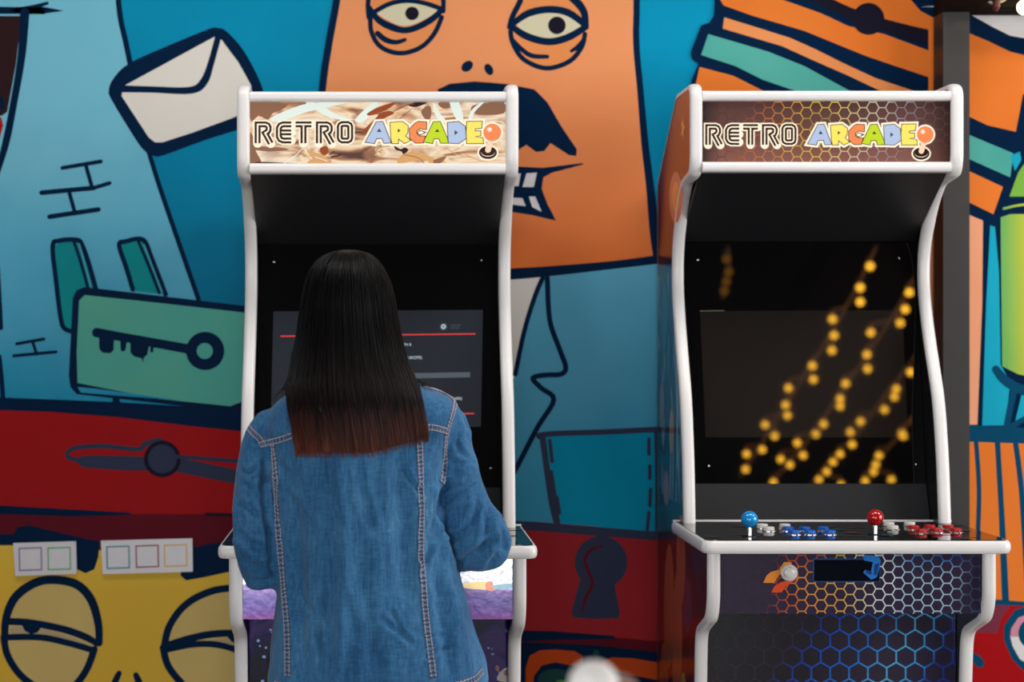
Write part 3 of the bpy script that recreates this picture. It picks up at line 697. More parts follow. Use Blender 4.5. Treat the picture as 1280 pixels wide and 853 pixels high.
def make_cabinet(name, kind):
    root = empty(name, (0, 0, 0))
    art = sideart('brown' if kind == 'hex' else 'violet')
    for sgn in (-1, 1):
        sd = side_mesh(sgn, art)
        if sgn == -1 and kind == 'hex':   # printed shapes on the side seen from the other cabinet
            f = mat('printed_flame', (190, 104, 62), 0.25); f2 = mat('printed_star', (226, 160, 90), 0.12); f3 = mat('printed_fish', (190, 120, 110), 0.12); f4 = mat('printed_yellow', (214, 170, 60), .12)
            f5 = mat('printed_slate', (40, 60, 84), .12)
            sd.map = lambda u, v, k: (-W2-k, u, v)
            for (u, v, a, c_, m_) in ((.30, .86, .05, .14, f), (.18, .80, .045, .16, f), (.38, .62, .05, .15, f), (.10, .62, .04, .13, f4), (.25, .55, .04, .12, f), (.05, .9, .05, .06, f5), (.13, .98, .04, .1, f),
                               (.20, 1.76, .06, .055, f3), (.2, 1.76, .035, .034, f2), (.34, 1.12, .03, .04, f3), (.26, 1.25, .02, .05, f2), (.4, 1.3, .025, .06, f3), (.3, 1.42, .02, .05, f5), (.36, 1.5, .03, .08, f5)):
                sd.disc(u, v, a*1.5, m_, c_, 0.1)
            sd.poly([(.10+.03*(1 if i % 2 else .42)*math.cos(i*PI/5), 1.90+.03*(1 if i % 2 else .42)*math.sin(i*PI/5)) for i in range(10)], f2)
        sd.map = lambda u, v, k: (sgn*(W2+.0002+k), u, v)
        sd.stroke([(.4715, .02), (.4715, 1.808), (.19, 1.9745)], .005, mat('side_edge_strip', (196, 194, 190), .3), smooth=0, cap=False)
        s_ = sd.build('side_panel', root)
        trim_mesh(sgn).build('edge_trim', s_, smooth=True)
    # top, back, floor boards
    xi = W2-TT
    b = MB(); b.quadslab((-xi, .012, 1.966), (xi, .012, 1.966), (xi, .19, 1.966), (-xi, .19, 1.966), (0, 0, -.015), BK)
    b.quadslab((-xi, .19, 1.966), (xi, .19, 1.966), (xi, .465, 1.80), (-xi, .465, 1.80), (0, 0, -.015), BK); b.build('top_board', root)
    b = MB(); b.box((-xi, .455, .03), (xi, .47, 1.80), BK); b.build('back_board', root)
    # marquee
    b = MB(); fr = .012
    bgm = hex_marquee() if kind == 'hex' else sepia()
    b.box((-xi, fr, 1.80), (xi, fr+.02, 1.965), bgm)
    b.map = lambda px, py, k: (px2x(px, 4.0), fr-.0006-k, H+(VY-py)*4.0/F)
    if kind == 'hex':
        lettering(b, 314, 147, 0.927, 881, 152)
    else:
        # paint the landscape in left-picture pixels mapped on the sign: 308..629 -> 878..1188
        keep = b.map
        k_ = 309/322.0
        b.map = lambda px, py, k: keep(878+(px-307)*k_, 126+(py-126)*76/77.0, k)
        for q, m_ in (([(307,126),(352,127),(350,134),(336,140),(330,148),(318,143),(309,150)], L_MIL), ([(307,165),(312,172),(314,186),(322,203),(307,203)], L_MIL),
                      ([(333,146),(370,130),(398,126),(432,126),(380,138),(345,150)], L_WHT), ([(378,127),(392,127),(420,143),(440,148),(410,146)], L_WHT), ([(440,148),(462,127),(470,127),(452,150)], L_WHT),
                      ([(456,140),(470,132),(492,126),(480,136),(462,142),(482,137),(490,140),(478,146),(462,158),(450,167),(452,160),(470,142),(458,143)], L_RST),
                      ([(508,130),(516,126),(532,126),(518,132)], L_BRN), ([(524,138),(532,130),(537,134),(536,146),(530,148)], L_MIL), ([(545,127),(560,126),(562,132),(552,134)], L_MIL),
                      ([(590,130),(612,126),(629,126),(629,140),(600,142),(588,138)], L_MIL), ([(560,126),(572,126),(578,150),(570,150)], L_WHT), ([(584,148),(588,136),(600,126),(604,126),(592,138),(588,150)], L_WHT),
                      ([(540,126),(548,140),(556,150),(548,150),(540,138)], L_WHT), ([(378,182),(384,188),(398,190),(404,182),(407,187),(402,194),(392,200),(384,194)], L_TAN), ([(396,184),(404,181),(407,188),(402,193),(397,190)], L_RST),
                      ([(380,203),(388,197),(402,196),(410,199),(408,203)], L_TAN), ([(490,181),(498,185),(503,183),(508,186),(502,192),(499,188),(492,186)], L_BRN), ([(500,192),(520,188),(545,200),(535,203),(528,198),(495,203)], L_TAN),
                      ([(540,199),(556,194),(548,203),(541,203)], L_MIL), ([(308,181),(345,183),(356,186),(330,188),(309,185)], L_MIL), ([(318,201),(345,202),(370,203),(318,203)], L_BRN)):
            b.poly(q, m_, 3)
        for q, ww, m_ in (([(461,203),(461,196),(457,190),(452,189)], 1.2, L_MIL), ([(461,197),(465,190),(464,184)], 1.1, L_MIL), ([(462,194),(470,188),(473,190)], .8, L_MIL), ([(457,190),(456,184),(450,183)], .7, L_MIL), ([(465,190),(470,184)], .7, L_MIL),
                          ([(460,190),(459,183)], .7, L_MIL), ([(470,188),(476,186)], .6, L_MIL), ([(408,192),(414,188)], 1.2, L_BRN), ([(410,195),(417,194),(422,192)], 1.6, L_BRN), ([(350,203),(364,194),(374,184)], 1.0, L_WHT), ([(390,195),(405,200)], 1, L_WHT),
                          ([(489,138),(505,130),(515,128)], 1.0, L_RST), ([(496,148),(512,134)], .8, L_RST), ([(528,203),(520,196),(502,192)], .8, L_RST), ([(556,184),(570,192),(590,196)], 1, L_TAN), ([(600,154),(618,150),(629,152)], 1, L_WHT), ([(580,192),(600,200)], 1.2, L_TAN)):
            b.stroke(q, ww, m_)
        b.map = keep
        lettering(b, 314, 147, 0.972, 882, 147.3)
    mq = b.build('marquee', root); mq['label'] = 'backlit sign reading RETRO ARCADE'
    for z0, z1 in ((1.945, 1.9666), (1.798, 1.8197)):
        b = MB(); hbar(b, -xi, xi, .008, z0, z1, .011, WT); b.build('marquee_trim', root, smooth=False)
    # sloping board under the sign
    b = MB(); b.quadslab((-xi, .03, 1.799), (xi, .03, 1.799), (xi, .275, 1.668), (-xi, .275, 1.668), (0, 0, .015), BK); b.build('overhead_board', root)
    # black acrylic shield and screen
    b = MB(); zt, yt, zl, yl = 1.6663, .275, 1.1406, .185
    b.quadslab((-xi, yt, zt), (xi, yt, zt), (xi, yl, zl), (-xi, yl, zl), (0, .006, 0), GLB); sh = b.build('screen_shield', root)
    nrm = Vector((0, -(zt-zl), (yt-yl))).normalized()
    def onglass(px, py, k, ref=(0, 0)):
        """pixel of the right cabinet -> point on the shield"""
        d = Vector(((px-VX)/F, 1, (VY-py)/F)); p0 = Vector((0, 4+yt, zt))
        t = (p0-Vector((0, 0, H))).dot(nrm)/d.dot(nrm)
        p = Vector((0, 0, H))+d*t-Vector((.9233, 4.0, 0))
        return p+nrm*k
    b = MB(); b.map = lambda x, y, k: onglass(x, y, k+.0004)
    if kind == 'hex':
        b.poly([(875, 389), (1128, 388), (1135, 547), (882, 547)], MON)
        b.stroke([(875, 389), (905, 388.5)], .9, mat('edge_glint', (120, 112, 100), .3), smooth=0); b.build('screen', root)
    else:
        # left picture pixels -> right cabinet pixels: measured so both screens sit alike
        mp = lambda x, y: (1002+(x-476)*320/330.0, 303+(y-306)*302/304.0)
        b.map = lambda x, y, k: onglass(*mp(x, y), k+.0004)
        b.poly([(344, 390), (606, 388), (609, 534), (346, 536)], MONL)
        rd = emis('screen_red', (214, 66, 66), .9); wt = emis('screen_white', (190, 208, 216), .9); gr = emis('screen_grey', (84, 92, 100), .9); g2 = emis('screen_panel_grey', (56, 58, 64), .6)
        b.stroke([(354, 421), (598, 418)], 1.7, rd, smooth=0, cap=False); b.stroke([(356, 520), (600, 517.5)], 1.7, rd, smooth=0, cap=False)
        b.stroke([(380, 473), (593, 469)], 6.5, gr, smooth=0, cap=False)
        b.disc(557.5, 409, 4.4, gr); b.disc(557.5, 409, 2.8, wt); b.disc(557.5, 409, 1.3, MONL)
        for txt, x, y, s in (('VERSION 6', 480, 433.2, 5.2), ('(V.REV 03)', 472, 439.8, 5.2), ('ROM 2 (USA, EUROPE)', 466, 450, 5.4), ('SYSTEM (SINCE -2400)', 500, 501, 5.2), ('ARCADE', 566, 408.5, 3.3), ('RETRO', 567, 412, 3.2)):
            vs, fs = text_mesh(txt, s); b.k += 1
            if x == 500: x = 584-max(v.x for v in vs)
            if y == 450: x = 532-max(v.x for v in vs)
            if y == 439.8: x = 510-max(v.x for v in vs)
            if y == 433.2: x = 518-max(v.x for v in vs)
            b.add([b.map(x+v.x, y-v.y-(v.x)*.012, b.k*b.eps) for v in vs], fs, gr if s < 4 else wt)
        b.build('screen', root)
    for q in ((872, 325), (1124, 323), (886, 583), (1145, 581)):
        c = onglass(q[0], q[1], 0); b = MB()
        ax = nrm; b.ball(c, .0026, SCR, 12, (1, .6, 1)); b.build('screw', sh, smooth=True)
    b = MB(); b.quadslab((-xi, .185, 1.1406), (xi, .185, 1.1406), (xi, .15, 1.06), (-xi, .15, 1.06), (0, .012, 0), mat('dark_slate_board', (20, 22, 27), .45, spec=.3)); b.build('lower_bezel', root)
    # control panel
    b = MB(); pw = .30; yf, yb, z1, z0 = -.262, .14, 1.064, 1.0385
    outl = fillet([(-pw, yf, .022), (pw, yf, .022), (pw, yb, .008), (-pw, yb, .008)], 6); n = len(outl)
    cx = Vector((0, (yf+yb)/2))
    rings = []
    for k in range(9):
        a = PI*k/8-PI/2; ins = (1-math.cos(a)**.6 if 0 < k < 8 else 1)*.008; z = (z0+z1)/2+math.sin(a)*(z1-z0)/2
        rings.append([(p.x-math.copysign(ins, p.x), p.y-math.copysign(ins, p.y-cx.y), z) for p in outl])
    vs = [p for r in rings for p in r]
    b.add(vs, [(k*n+i, k*n+(i+1) % n, (k+1)*n+(i+1) % n, (k+1)*n+i) for k in range(8) for i in range(n)]+[tuple(range(n-1, -1, -1)), tuple(8*n+i for i in range(n))], WT)
    cp = b.build('control_panel', root, smooth=False)
    b = MB(); ins = .0075; o2 = [(p.x-math.copysign(ins, p.x), p.y-math.copysign(ins, p.y-cx.y)) for p in outl]
    top = z1+.0012
    b.add([(x, y, top) for x, y in o2]+[(x, y, z1-.001) for x, y in o2], [tuple(range(n))]+[(i, n+i, n+(i+1) % n, (i+1) % n) for i in range(n)], GLB)
    b.map = lambda x, y, k: (x, y, top+.0002+k)
    cA = [mat('print_'+nn_, cc, .06) for nn_, cc in (('teal', (20, 80, 100)), ('slate', (40, 50, 70)), ('copper', (110, 60, 34)), ('dark_red', (90, 20, 26)), ('grey', (70, 66, 64)))]
    rr = random.Random(5)
    for k in range(46):
        x = rr.uniform(-.27, .27); y = rr.uniform(-.23, .08)
        b.disc(x, y, rr.uniform(.004, .03), rr.choice(cA[:2]+cA[2:] if kind == 'hex' else cA), rr.uniform(.003, .012), rr.uniform(-1, 1), 12)
    tp = b.build('panel_top', cp)
    b = MB(); b.tube([(-.297, yb-.004, z1+.001), (.297, yb-.004, z1+.001)], .0022, WT, 8); b.build('rear_trim', cp)
    zp = top
    def onpanel(px, py, z=None):
        z = zp if z is None else z
        D = (H-z)*F/(py-VY); return Vector(((px-VX)*D/F-.9233, D-4.0, zp))
    for px, m_, nm in ((937, BLUEB, 'blue'), (1094, REDB, 'red')):
        c = onpanel(px, 671 if px == 937 else 668.5); b = MB()
        b.lathe([(.015, 0), (.015, .001), (.011, .0016)], c, BKd, 24); b.lathe([(.0042, .0015), (.0042, .026)], c, CHR, 20); j = b.build('joystick', root, smooth=False)
        b = MB(); b.ball(c+Vector((0, 0, .034)), .0166, m_, 28); bb = b.build('joystick_ball', j, smooth=True); bb['label'] = nm+' ball knob'
    def button(px, py, m_, nm):
        c = onpanel(px, py, zp+.004); b = MB()
        b.lathe([(.0145, 0), (.0145, .0008), (.0128, .0022), (.0105, .0022), (.0100, .001)], c, BRZ, 24)
        b.lathe([(.0112, .001), (.0112, .0072), (.0098, .0088), (.003, .0084)], c, m_, 24)
        o = b.build('button', root); o['label'] = nm+' push button'
    for px, py in ((953, 658), (961, 661.7), (981, 658)): button(px, py, BTW, 'white')
    for px, py in ((985, 661.7), (1006, 661.7), (1029, 661.5), (993, 666), (1012.5, 666), (1037.5, 666)): button(px, py, BTB, 'blue')
    for px, py in ((1111, 656), (1116, 660), (1137, 655.5)): button(px, py, BTW, 'white')
    for px, py in ((1142, 660), (1162, 659), (1185, 659), (1151.5, 664.5), (1171, 663.5), (1195, 663.5)): button(px, py, BTR, 'red')
    # front board
    yb_ = -.198
    b = MB(); b.box((-xi, yb_, .915), (xi, yb_+.014, 1.042), hex_board() if kind == 'hex' else foil_board())
    b.map = lambda px, py, k: (px2x(px, 4+yb_), yb_-.0005-k, H+(VY-py)*(4+yb_)/F)
    if kind == 'hex':
        o1 = mat('print_orange', (236, 140, 44), .25); o2_ = mat('print_red_orange', (226, 72, 30), .25); nv = mat('print_near_black_blue', (4, 10, 22), .12); bl = mat('print_blue_line', (10, 76, 140), .25); bl2 = mat('print_bright_blue', (30, 120, 205), .25); bl3 = mat('print_mid_blue', (14, 60, 130), .25)
        b.poly([(954, 729), (958, 720), (964, 715), (973, 713), (980, 703), (989, 703), (990, 708), (975, 718), (972, 722), (968, 729)], o1)
        b.poly([(964, 741), (968, 733), (976, 728), (989, 725), (994, 718), (998, 716), (996, 724), (990, 728), (982, 733), (977, 741)], o2_)
        b.poly([(1016, 698.5), (1100, 698.5), (1100, 728), (1016, 728)], bl); b.poly([(1017.5, 700), (1099, 700), (1099, 726.8), (1017.5, 726.8)], nv)
        b.poly([(1079, 694), (1098, 695.5), (1101, 702), (1096, 722), (1089, 725), (1079, 716), (1081, 713), (1088, 718), (1091, 703), (1080, 701)], bl2); b.poly([(1081, 712), (1090, 715), (1089, 719), (1083, 717)], bl3); b.poly([(1093, 706), (1099, 704), (1096, 718), (1092, 720)], bl3)
    else:
        mp2 = lambda x, y: (888+(x-288)*360/371.0, 690+(y-697)*79/85.0)
        b.map = lambda x, y, k: (px2x(mp2(x, y)[0], 4+yb_), yb_-.0005-k, H+(VY-mp2(x, y)[1])*(4+yb_)/F)
        for q, c_, nn_ in (([(573, 733), (600, 730), (612, 735), (618, 738), (612, 741), (578, 739)], (244, 214, 150), 'amber'), ([(603, 732), (611, 730), (613, 742), (604, 741)], (232, 150, 130), 'coral'), ([(612, 735), (640, 733), (642, 738), (616, 740)], (150, 190, 200), 'pale_teal')):
            b.poly(q, mat('foil_'+nn_, c_, .2, metal=.4), 3)
    fb = b.build('front_board', root)
    if kind == 'hex':
        b = MB(); c = Vector((px2x(986, 4+yb_), yb_, H+(VY-716)*(4+yb_)/F))
        b.lathe([(.0165, 0), (.0165, -.004), (.014, -.007), (.0115, -.007), (.0108, -.0045), (.0106, -.009), (.006, -.011), (.001, -.0112)], c, BTW, 32, 'y'); o = b.build('start_button', fb, smooth=False); o['label'] = 'round white push button'
    # lower front
    b = MB(); b.box((-xi, -.03, .08), (xi, -.016, .935), hex_lower() if kind == 'hex' else galaxy())
    if kind != 'hex':
        b.map = lambda px, py, k: (px2x(873+(min(px, 639)-298.6)*345.6/356.4, 3.97), -.0305-k, H+(VY-mp2(px, py)[1])*3.97/F)
        wm = mat('print_astronaut_white', (226, 214, 206), .2); rm = mat('print_rust_spot', (170, 70, 44), .2)
        b.poly([(618, 862), (622, 851), (630, 845), (640, 846), (645, 854), (640, 866)], wm, 3); b.disc(630, 852, 4, rm); b.disc(641, 846, 3, rm, 4); b.disc(618, 846, 2.5, rm, 4)
        b.poly([(600, 905), (612, 880), (640, 870), (648, 900), (630, 960), (605, 950)], wm, 3)
        sm_ = mat('print_star_blue', (150, 180, 236), .2)
        for k in range(70):
            b.disc(rr.uniform(316, 634), rr.uniform(790, 1000), rr.uniform(.8, 2.6), sm_)
    b.build('lower_panel', root)
    b = MB(); b.box((-xi, .0, .0), (xi, .012, .09), BK); b.build('kick_board', root)
    b = MB(); b.box((-xi, -.186, .918), (xi, -.015, .928), BK); b.build('under_board', root)
    return root

cabR = make_cabinet('arcade_cabinet', 'hex'); cabR.location = (.9233, 4.0, 0)
tag(cabR, 'free arcade cabinet on the right with brown honeycomb sign and bulbs mirrored in its screen', 'arcade machine')
cabL = make_cabinet('arcade_cabinet', 'foil'); cabL.location = (-.003, 3.95, 0); cabL.scale = (1.018, 1, .996)
tag(cabL, 'arcade cabinet on the left being played by the woman, sepia landscape behind its sign', 'arcade machine')

# ------------------------------------------------------------ cards on the wall
def card(quad, squares, label):
    pa = mat('card_paper', (222, 216, 220), 0.25)
    b = MB(eps=.0002); t = .0115
    b.map = lambda px, py, k: ((px-VX)*(DW-t)/F, DW-t-k, H+(VY-py)*(DW-t)/F)
    q = [Vector(b.map(x, y, 0)) for x, y in quad]
    b.quadslab(*q, (0, .003, 0), pa)
    o = b.build('printed_card'); tag(o, label, 'card', 'coloured square cards on the mural')
    for (x0, y0, x1, y1, c, nn) in squares:
        s = MB(eps=.0002); s.map = b.map
        s.k = 1; s.stroke([(x0, y0), (x1, y0-1), (x1+.6, y1-1), (x0+.6, y1)], 1.9, mat('print_'+nn+'_square', c, .3), smooth=0, closed=True)
        so = s.build('square_outline', o); so['label'] = nn.replace('_', ' ')+' square outline'
card([(16.5, 679.2), (95, 677), (96, 717.5), (19, 720.5)], [(24, 686, 51.5, 713.5, (132, 110, 160), 'violet'), (60, 685.5, 87.5, 712.5, (100, 172, 112), 'green')], 'white card with a violet and a green square, left of the two on the mural')
card([(126, 676.3), (240.5, 673.3), (241, 715), (128.5, 718)], [(133.5, 684, 161, 711, (14, 130, 140), 'teal'), (170, 683, 197.5, 709.5, (140, 36, 34), 'dark_red'), (205.5, 682, 233, 708.5, (222, 172, 44), 'yellow')], 'white card with teal, red and yellow squares, nearer the left cabinet')

# ------------------------------------------------------------ string lights: bulbs hang under the ceiling and mirror in the right screen
BUL = emis('warm_bulb', (255, 186, 50), 24.0)
BULN = emis('warm_white_bulb', (255, 232, 170), 12.0)
CAB = mat('cable_brown', (236, 176, 128), .7)
nr = Vector((0, -(1.6663-1.1406), .09)).normalized()
def ceil_pt(px, py, z):
    d = Vector(((px-VX)/F, 1, (VY-py)/F)); p0 = Vector((0, 4.275, 1.6663)); o = Vector((0, 0, H))
    t = (p0-o).dot(nr)/d.dot(nr); p = o+d*t; r = d-nr*2*d.dot(nr)
    return p+r*((z-p.z)/r.z)
def string_light(cable_px, bulbs_px, label, mb_=BUL, rad=.0175):
    ZB = 2.84
    root = None
    pts = [ceil_pt(x, y, ZB+.06) for x, y in cable_px]
    pts = [Vector((p.x, p.y, p.z)) for p in pts]
    b = MB(); b.tube(cr([tuple(p) for p in pts], 6, False), .008, CAB, 8)
    root = b.build('string_light', smooth=True); tag(root, label, 'string lights', 'string lights under the ceiling')
    for x, y in bulbs_px:
        c = ceil_pt(x, y, ZB); k = MB(); k.ball(c, rad, mb_, 16); o = k.build('bulb', root, smooth=True)
        # nearest cable point
        best = min(cr([tuple(p) for p in pts], 20, False), key=lambda q: (Vector(q)-c).length)
        s = MB(); s.tube([c+Vector((0, 0, rad*.8)), c+Vector((0, 0, rad+.022)), Vector(best)], [.011, .010, .004], CAB, 10); s.build('socket', root, smooth=True)
q2 = lambda L: [(830+x/2.508, 300+y/2.508) for x, y in L]
string_light(q2([(665, 20), (590, 175), (500, 330), (430, 440), (330, 600), (240, 740)]), q2([(646, 83), (615, 150), (615, 195), (528, 249), (533, 300), (526, 347), (465, 395), (468, 438), (390, 465), (381, 518), (387, 551), (317, 580), (347, 615), (308, 658), (259, 672), (256, 720)]), 'first string of round warm bulbs, seen leftmost in the right screen')
string_light(q2([(790, 110), (720, 235), (620, 385), (530, 515), (440, 640), (330, 770)]), q2([(769, 165), (756, 218), (740, 261), (648, 291), (636, 360), (638, 405), (569, 451), (552, 498), (552, 522), (500, 578), (476, 609), (418, 637), (436, 676), (366, 688), (395, 706), (343, 760)]), 'second string of round warm bulbs from the left in the right screen')
string_light(q2([(800, 350), (700, 480), (610, 600), (520, 700), (460, 770)]), q2([(773, 415), (728, 468), (722, 493), (691, 533), (616, 570), (584, 603), (590, 642), (552, 672), (530, 697), (510, 727), (486, 752), (555, 768)]), 'third string of round warm bulbs from the left in the right screen')
string_light(q2([(820, 500), (740, 610), (660, 700), (600, 790)]), q2([(794, 568), (746, 608), (750, 615), (674, 677), (664, 705), (657, 728), (631, 756), (713, 752)]), 'fourth string of round warm bulbs from the left in the right screen')
string_light(q2([(835, 640), (822, 700), (790, 760)]), q2([(822, 675), (825, 718), (812, 742)]), 'short string of warm bulbs seen at the lower right corner of the right screen')
string_light(q2([(197, 20), (203, 90), (185, 180)]), q2([(203, 100), (196, 130), (189, 160), (196, 60)]), 'short string of dim bulbs seen at the upper left of the right screen', emis('dim_warm_bulb', (214, 140, 40), 2.6))
# the bulb and cable in front of the beam, top right
b = MB(); pts = [P(1212, -14, 4.30), P(1236, 2, 4.30), P(1246, 4, 4.30), P(1262, -4, 4.3), P(1279, -8, 4.30), P(1330, 2, 4.30), P(1380, -10, 4.3)]
b.tube(cr([tuple(p) for p in pts], 6, False), .0035, mat('cable_pale', (176, 158, 140), .5), 8)
sl = b.build('string_light', smooth=True); tag(sl, 'string light with lit globe bulb hanging by the dark beam at the top right corner', 'string lights')
b = MB(); b.ball(P(1281, 9, 4.30), .017, BULN, 18); b.build('bulb', sl, smooth=True)
b = MB(); b.lathe([(.008, 0), (.009, .012), (.007, .024)], P(1281, 2, 4.30), CAB, 14); b.build('socket', sl)
b = MB(); b.lathe([(.004, -.014), (.009, -.006), (.009, .012), (.006, .018)], P(1245, 6, 4.30), mat('socket_brown', (92, 44, 34), .4), 14); b.build('socket', sl)

# ------------------------------------------------------------ blurred thing close to the lens at the bottom edge
b = MB(); CW = mat('pale_plastic', (252, 244, 240), .45); CB = mat('pinkish_brown_band', (150, 112, 100), .5)
DC = 1.75
c = P(742, 853, DC)
b.lathe([(.001, .0195), (.008, .0185), (.014, .0155), (.019, .0105), (.022, .004), (.0235, -.006), (.0235, -.05), (.020, -.08), (.018, -c.z+.03), (.10, -c.z+.015), (.11, -c.z)][::-1], c, CW, 32)
pz = b.build('rounded_post', smooth=True); tag(pz, 'out-of-focus pale rounded post top poking up at the bottom edge, close to the camera', 'post')
b = MB(); c2 = P(772, 862, DC+.01); b.lathe([(.001, .014), (.010, .012), (.017, .006), (.020, -.004), (.019, -.05), (.012, -c2.z+.4)][::-1], c2, CB, 24)
b.build('side_knob', pz, smooth=True)

# ============================================================ THE WOMAN
def chain(b, pts, m, n=14):
    """pts (x,y,z,r): capsule chain"""
    for i, p in enumerate(pts): b.ball(p[:3], p[3]*.995, m, n)
    for i in range(len(pts)-1):
        a, c = pts[i], pts[i+1]
        b.tube([a[:3], c[:3]], [a[3], c[3]], m, n)
def ellloft(b, rings, m, n=40, pw=1.0):
    """rings (cx, cy, z, hw, hd)"""
    vs = []
    for cx, cy, z, hw, hd in rings:
        for i in range(n):
            a = 2*PI*i/n; ca, sa = math.cos(a), math.sin(a)
            vs.append((cx+hw*math.copysign(abs(ca)**pw, ca), cy+hd*math.copysign(abs(sa)**pw, sa), z))
    K = len(rings)
    b.add(vs, [(j*n+i, j*n+(i+1) % n, (j+1)*n+(i+1) % n, (j+1)*n+i) for j in range(K-1) for i in range(n)]+[tuple(range(n-1, -1, -1)), tuple((K-1)*n+i for i in range(n))], m)
def remeshed(b, name, vox, m, parent=None, smooth_it=6, disp=None, smf=.5):
    o = b.build(name+'_tmp')
    md = o.modifiers.new('r', 'REMESH'); md.mode = 'VOXEL'; md.voxel_size = vox
    s = o.modifiers.new('s', 'SMOOTH'); s.factor = smf; s.iterations = smooth_it
    dg = bpy.context.evaluated_depsgraph_get(); dg.update()
    me = bpy.data.meshes.new_from_object(o.evaluated_get(dg))
    bpy.data.objects.remove(o)
    if disp:
        ns = [v.normal.copy() for v in me.vertices]
        for v, nn in zip(me.vertices, ns): v.co += nn*disp(v.co, nn)
    me.materials.clear(); me.materials.append(m)
    me.polygons.foreach_set('use_smooth', [True]*len(me.polygons)); me.polygons.foreach_set('material_index', [0]*len(me.polygons))
    me.update(); me.name = name
    r = bpy.data.objects.new(name, me); COL.objects.link(r)
    if parent: r.parent = parent
    return r

SKIN = mat('skin', (196, 140, 112), .5, bscale=200)
SKIN.node_tree.nodes['Principled BSDF'].inputs['Subsurface Weight'].default_value = .1
ZR = lambda y, D: H+(VY-y)*D/F
XR = lambda x, D: (x-VX)*D/F
DB = 3.38      # depth of the body axis
cx0 = XR(446, DB)
sL = Vector((XR(347, DB), DB, ZR(550, DB))); sR = Vector((XR(548, DB), DB, ZR(546, DB)))
eL = Vector((XR(321, 3.37), 3.37, ZR(699, 3.37))); eR = Vector((XR(595, 3.38), 3.38, ZR(682, 3.38)))
joyL = Vector((-.003+(px2x(937, 3.84))*1.018, 3.95-.16, 1.098*.996))
btnR = Vector((-.003+(px2x(1010, 3.87))*1.018, 3.95-.125, 1.072*.996))
wL = joyL+Vector((-.012, -.115, .035)); wR = btnR+Vector((.045, -.125, .04))
bd = MB()
# torso and pelvis
ellloft(bd, [(cx0, DB, 1.40, .05, .05), (cx0, DB, 1.345, .07, .055), (cx0, DB, 1.31, .11, .07), (cx0, DB, 1.25, .125, .085), (cx0, DB, 1.12, .12, .08), (cx0+.01, DB, 1.02, .12, .08), (cx0+.02, DB, .90, .165, .10), (cx0+.02, DB, .80, .165, .10), (cx0+.02, DB, .74, .10, .08)], SKIN)
# neck and head
chain(bd, [(cx0, DB, 1.34, .055), (cx0-.006, DB+.03, 1.42, .048), (cx0-.012, DB+.05, 1.47, .05)], SKIN)
hc = Vector((cx0-.014, DB+.05, 1.512))
bd.ball(hc, .070, SKIN, 28, (.94, 1.12, 1.08)); bd.ball(hc+Vector((0, .035, -.055)), .052, SKIN, 20, (.95, 1, 1.1))
chain(bd, [(hc.x, hc.y+.078, hc.z-.01, .009), (hc.x, hc.y+.098, hc.z-.035, .011)], SKIN)       # nose
bd.ball(hc+Vector((0, .082, -.062)), .014, SKIN, 12, (1.5, .7, .6))                               # lips
for s in (-1, 1): bd.ball(hc+Vector((s*.064, -.005, -.01)), .022, SKIN, 12, (.35, .7, 1.1))
# legs
for s in (-1, 1):
    hx = cx0+.02+s*.085
    chain(bd, [(hx, DB, .80, .085), (hx+s*.01, DB+.01, .46, .056), (hx+s*.015, DB-.01, .30, .05), (hx+s*.02, DB-.01, .09, .034), (hx+s*.03, DB+.06, .035, .032), (hx+s*.035, DB+.13, .03, .026)], SKIN)
# arms
for sh, el, wr in ((sL, eL, wL), (sR, eR, wR)):
    chain(bd, [(*sh, .030), (*(sh.lerp(el, .5)), .028), (*el, .027), (*(el.lerp(wr, .4)), .027), (*wr, .025)], SKIN)
def hand(b, wr, fwd, side, curl, thumb_side, spread=.1):
    """fwd: direction of the palm, side: towards the thumb; curl: bend of each joint"""
    fwd = fwd.normalized(); side = (side-fwd*side.dot(fwd)).normalized(); up = side.cross(fwd); up = up if up.z > 0 else -up
    palm_end = wr+fwd*.085
    for k in range(4):
        a = wr+side*(.016-.011*k)*1.0; c = palm_end+side*(.030-.020*k)
        chain(b, [(*a, .016), (*(a.lerp(c, .55)), .0145), (*c, .0115)], SKIN, 12)
    for k, L in enumerate((.072, .080, .075, .060)):
        p = palm_end+side*(.030-.020*k); ang = 0.12; pts = [(*p, .0098)]
        for j, fr in enumerate((.46, .30, .24)):
            ang += curl[j]; d = fwd*math.cos(ang)-up*math.sin(ang)+side*(spread*(1.5-k)*.35)
            p = p+d.normalized()*L*fr; pts.append((*p, (.0090, .0083, .0072)[j]))
        chain(b, pts, SKIN, 10)
    p = wr+fwd*.028+side*.022; pts = [(*p, .014)]
    for j, L in enumerate((.038, .03, .024)):
        d = fwd*(.55+.2*j)+side*(.75-.32*j)-up*(.30+.15*j); p = p+d.normalized()*L; pts.append((*p, (.0115, .0100, .0085)[j]))
    chain(b, pts, SKIN, 10)
hand(bd, wL, Vector((.03, 1, -.05)), Vector((1, 0, -.15)), (.45, .7, .5), 1)
hand(bd, wR, Vector((-.25, 1, -.10)), Vector((-1, -.2, -.1)), (.25, .35, .3), -1, .2)
woman = remeshed(bd, 'person', .0042, SKIN, smooth_it=3)
tag(woman, 'woman seen from behind playing the left arcade machine, long dark straight hair, blue denim jacket', 'person')

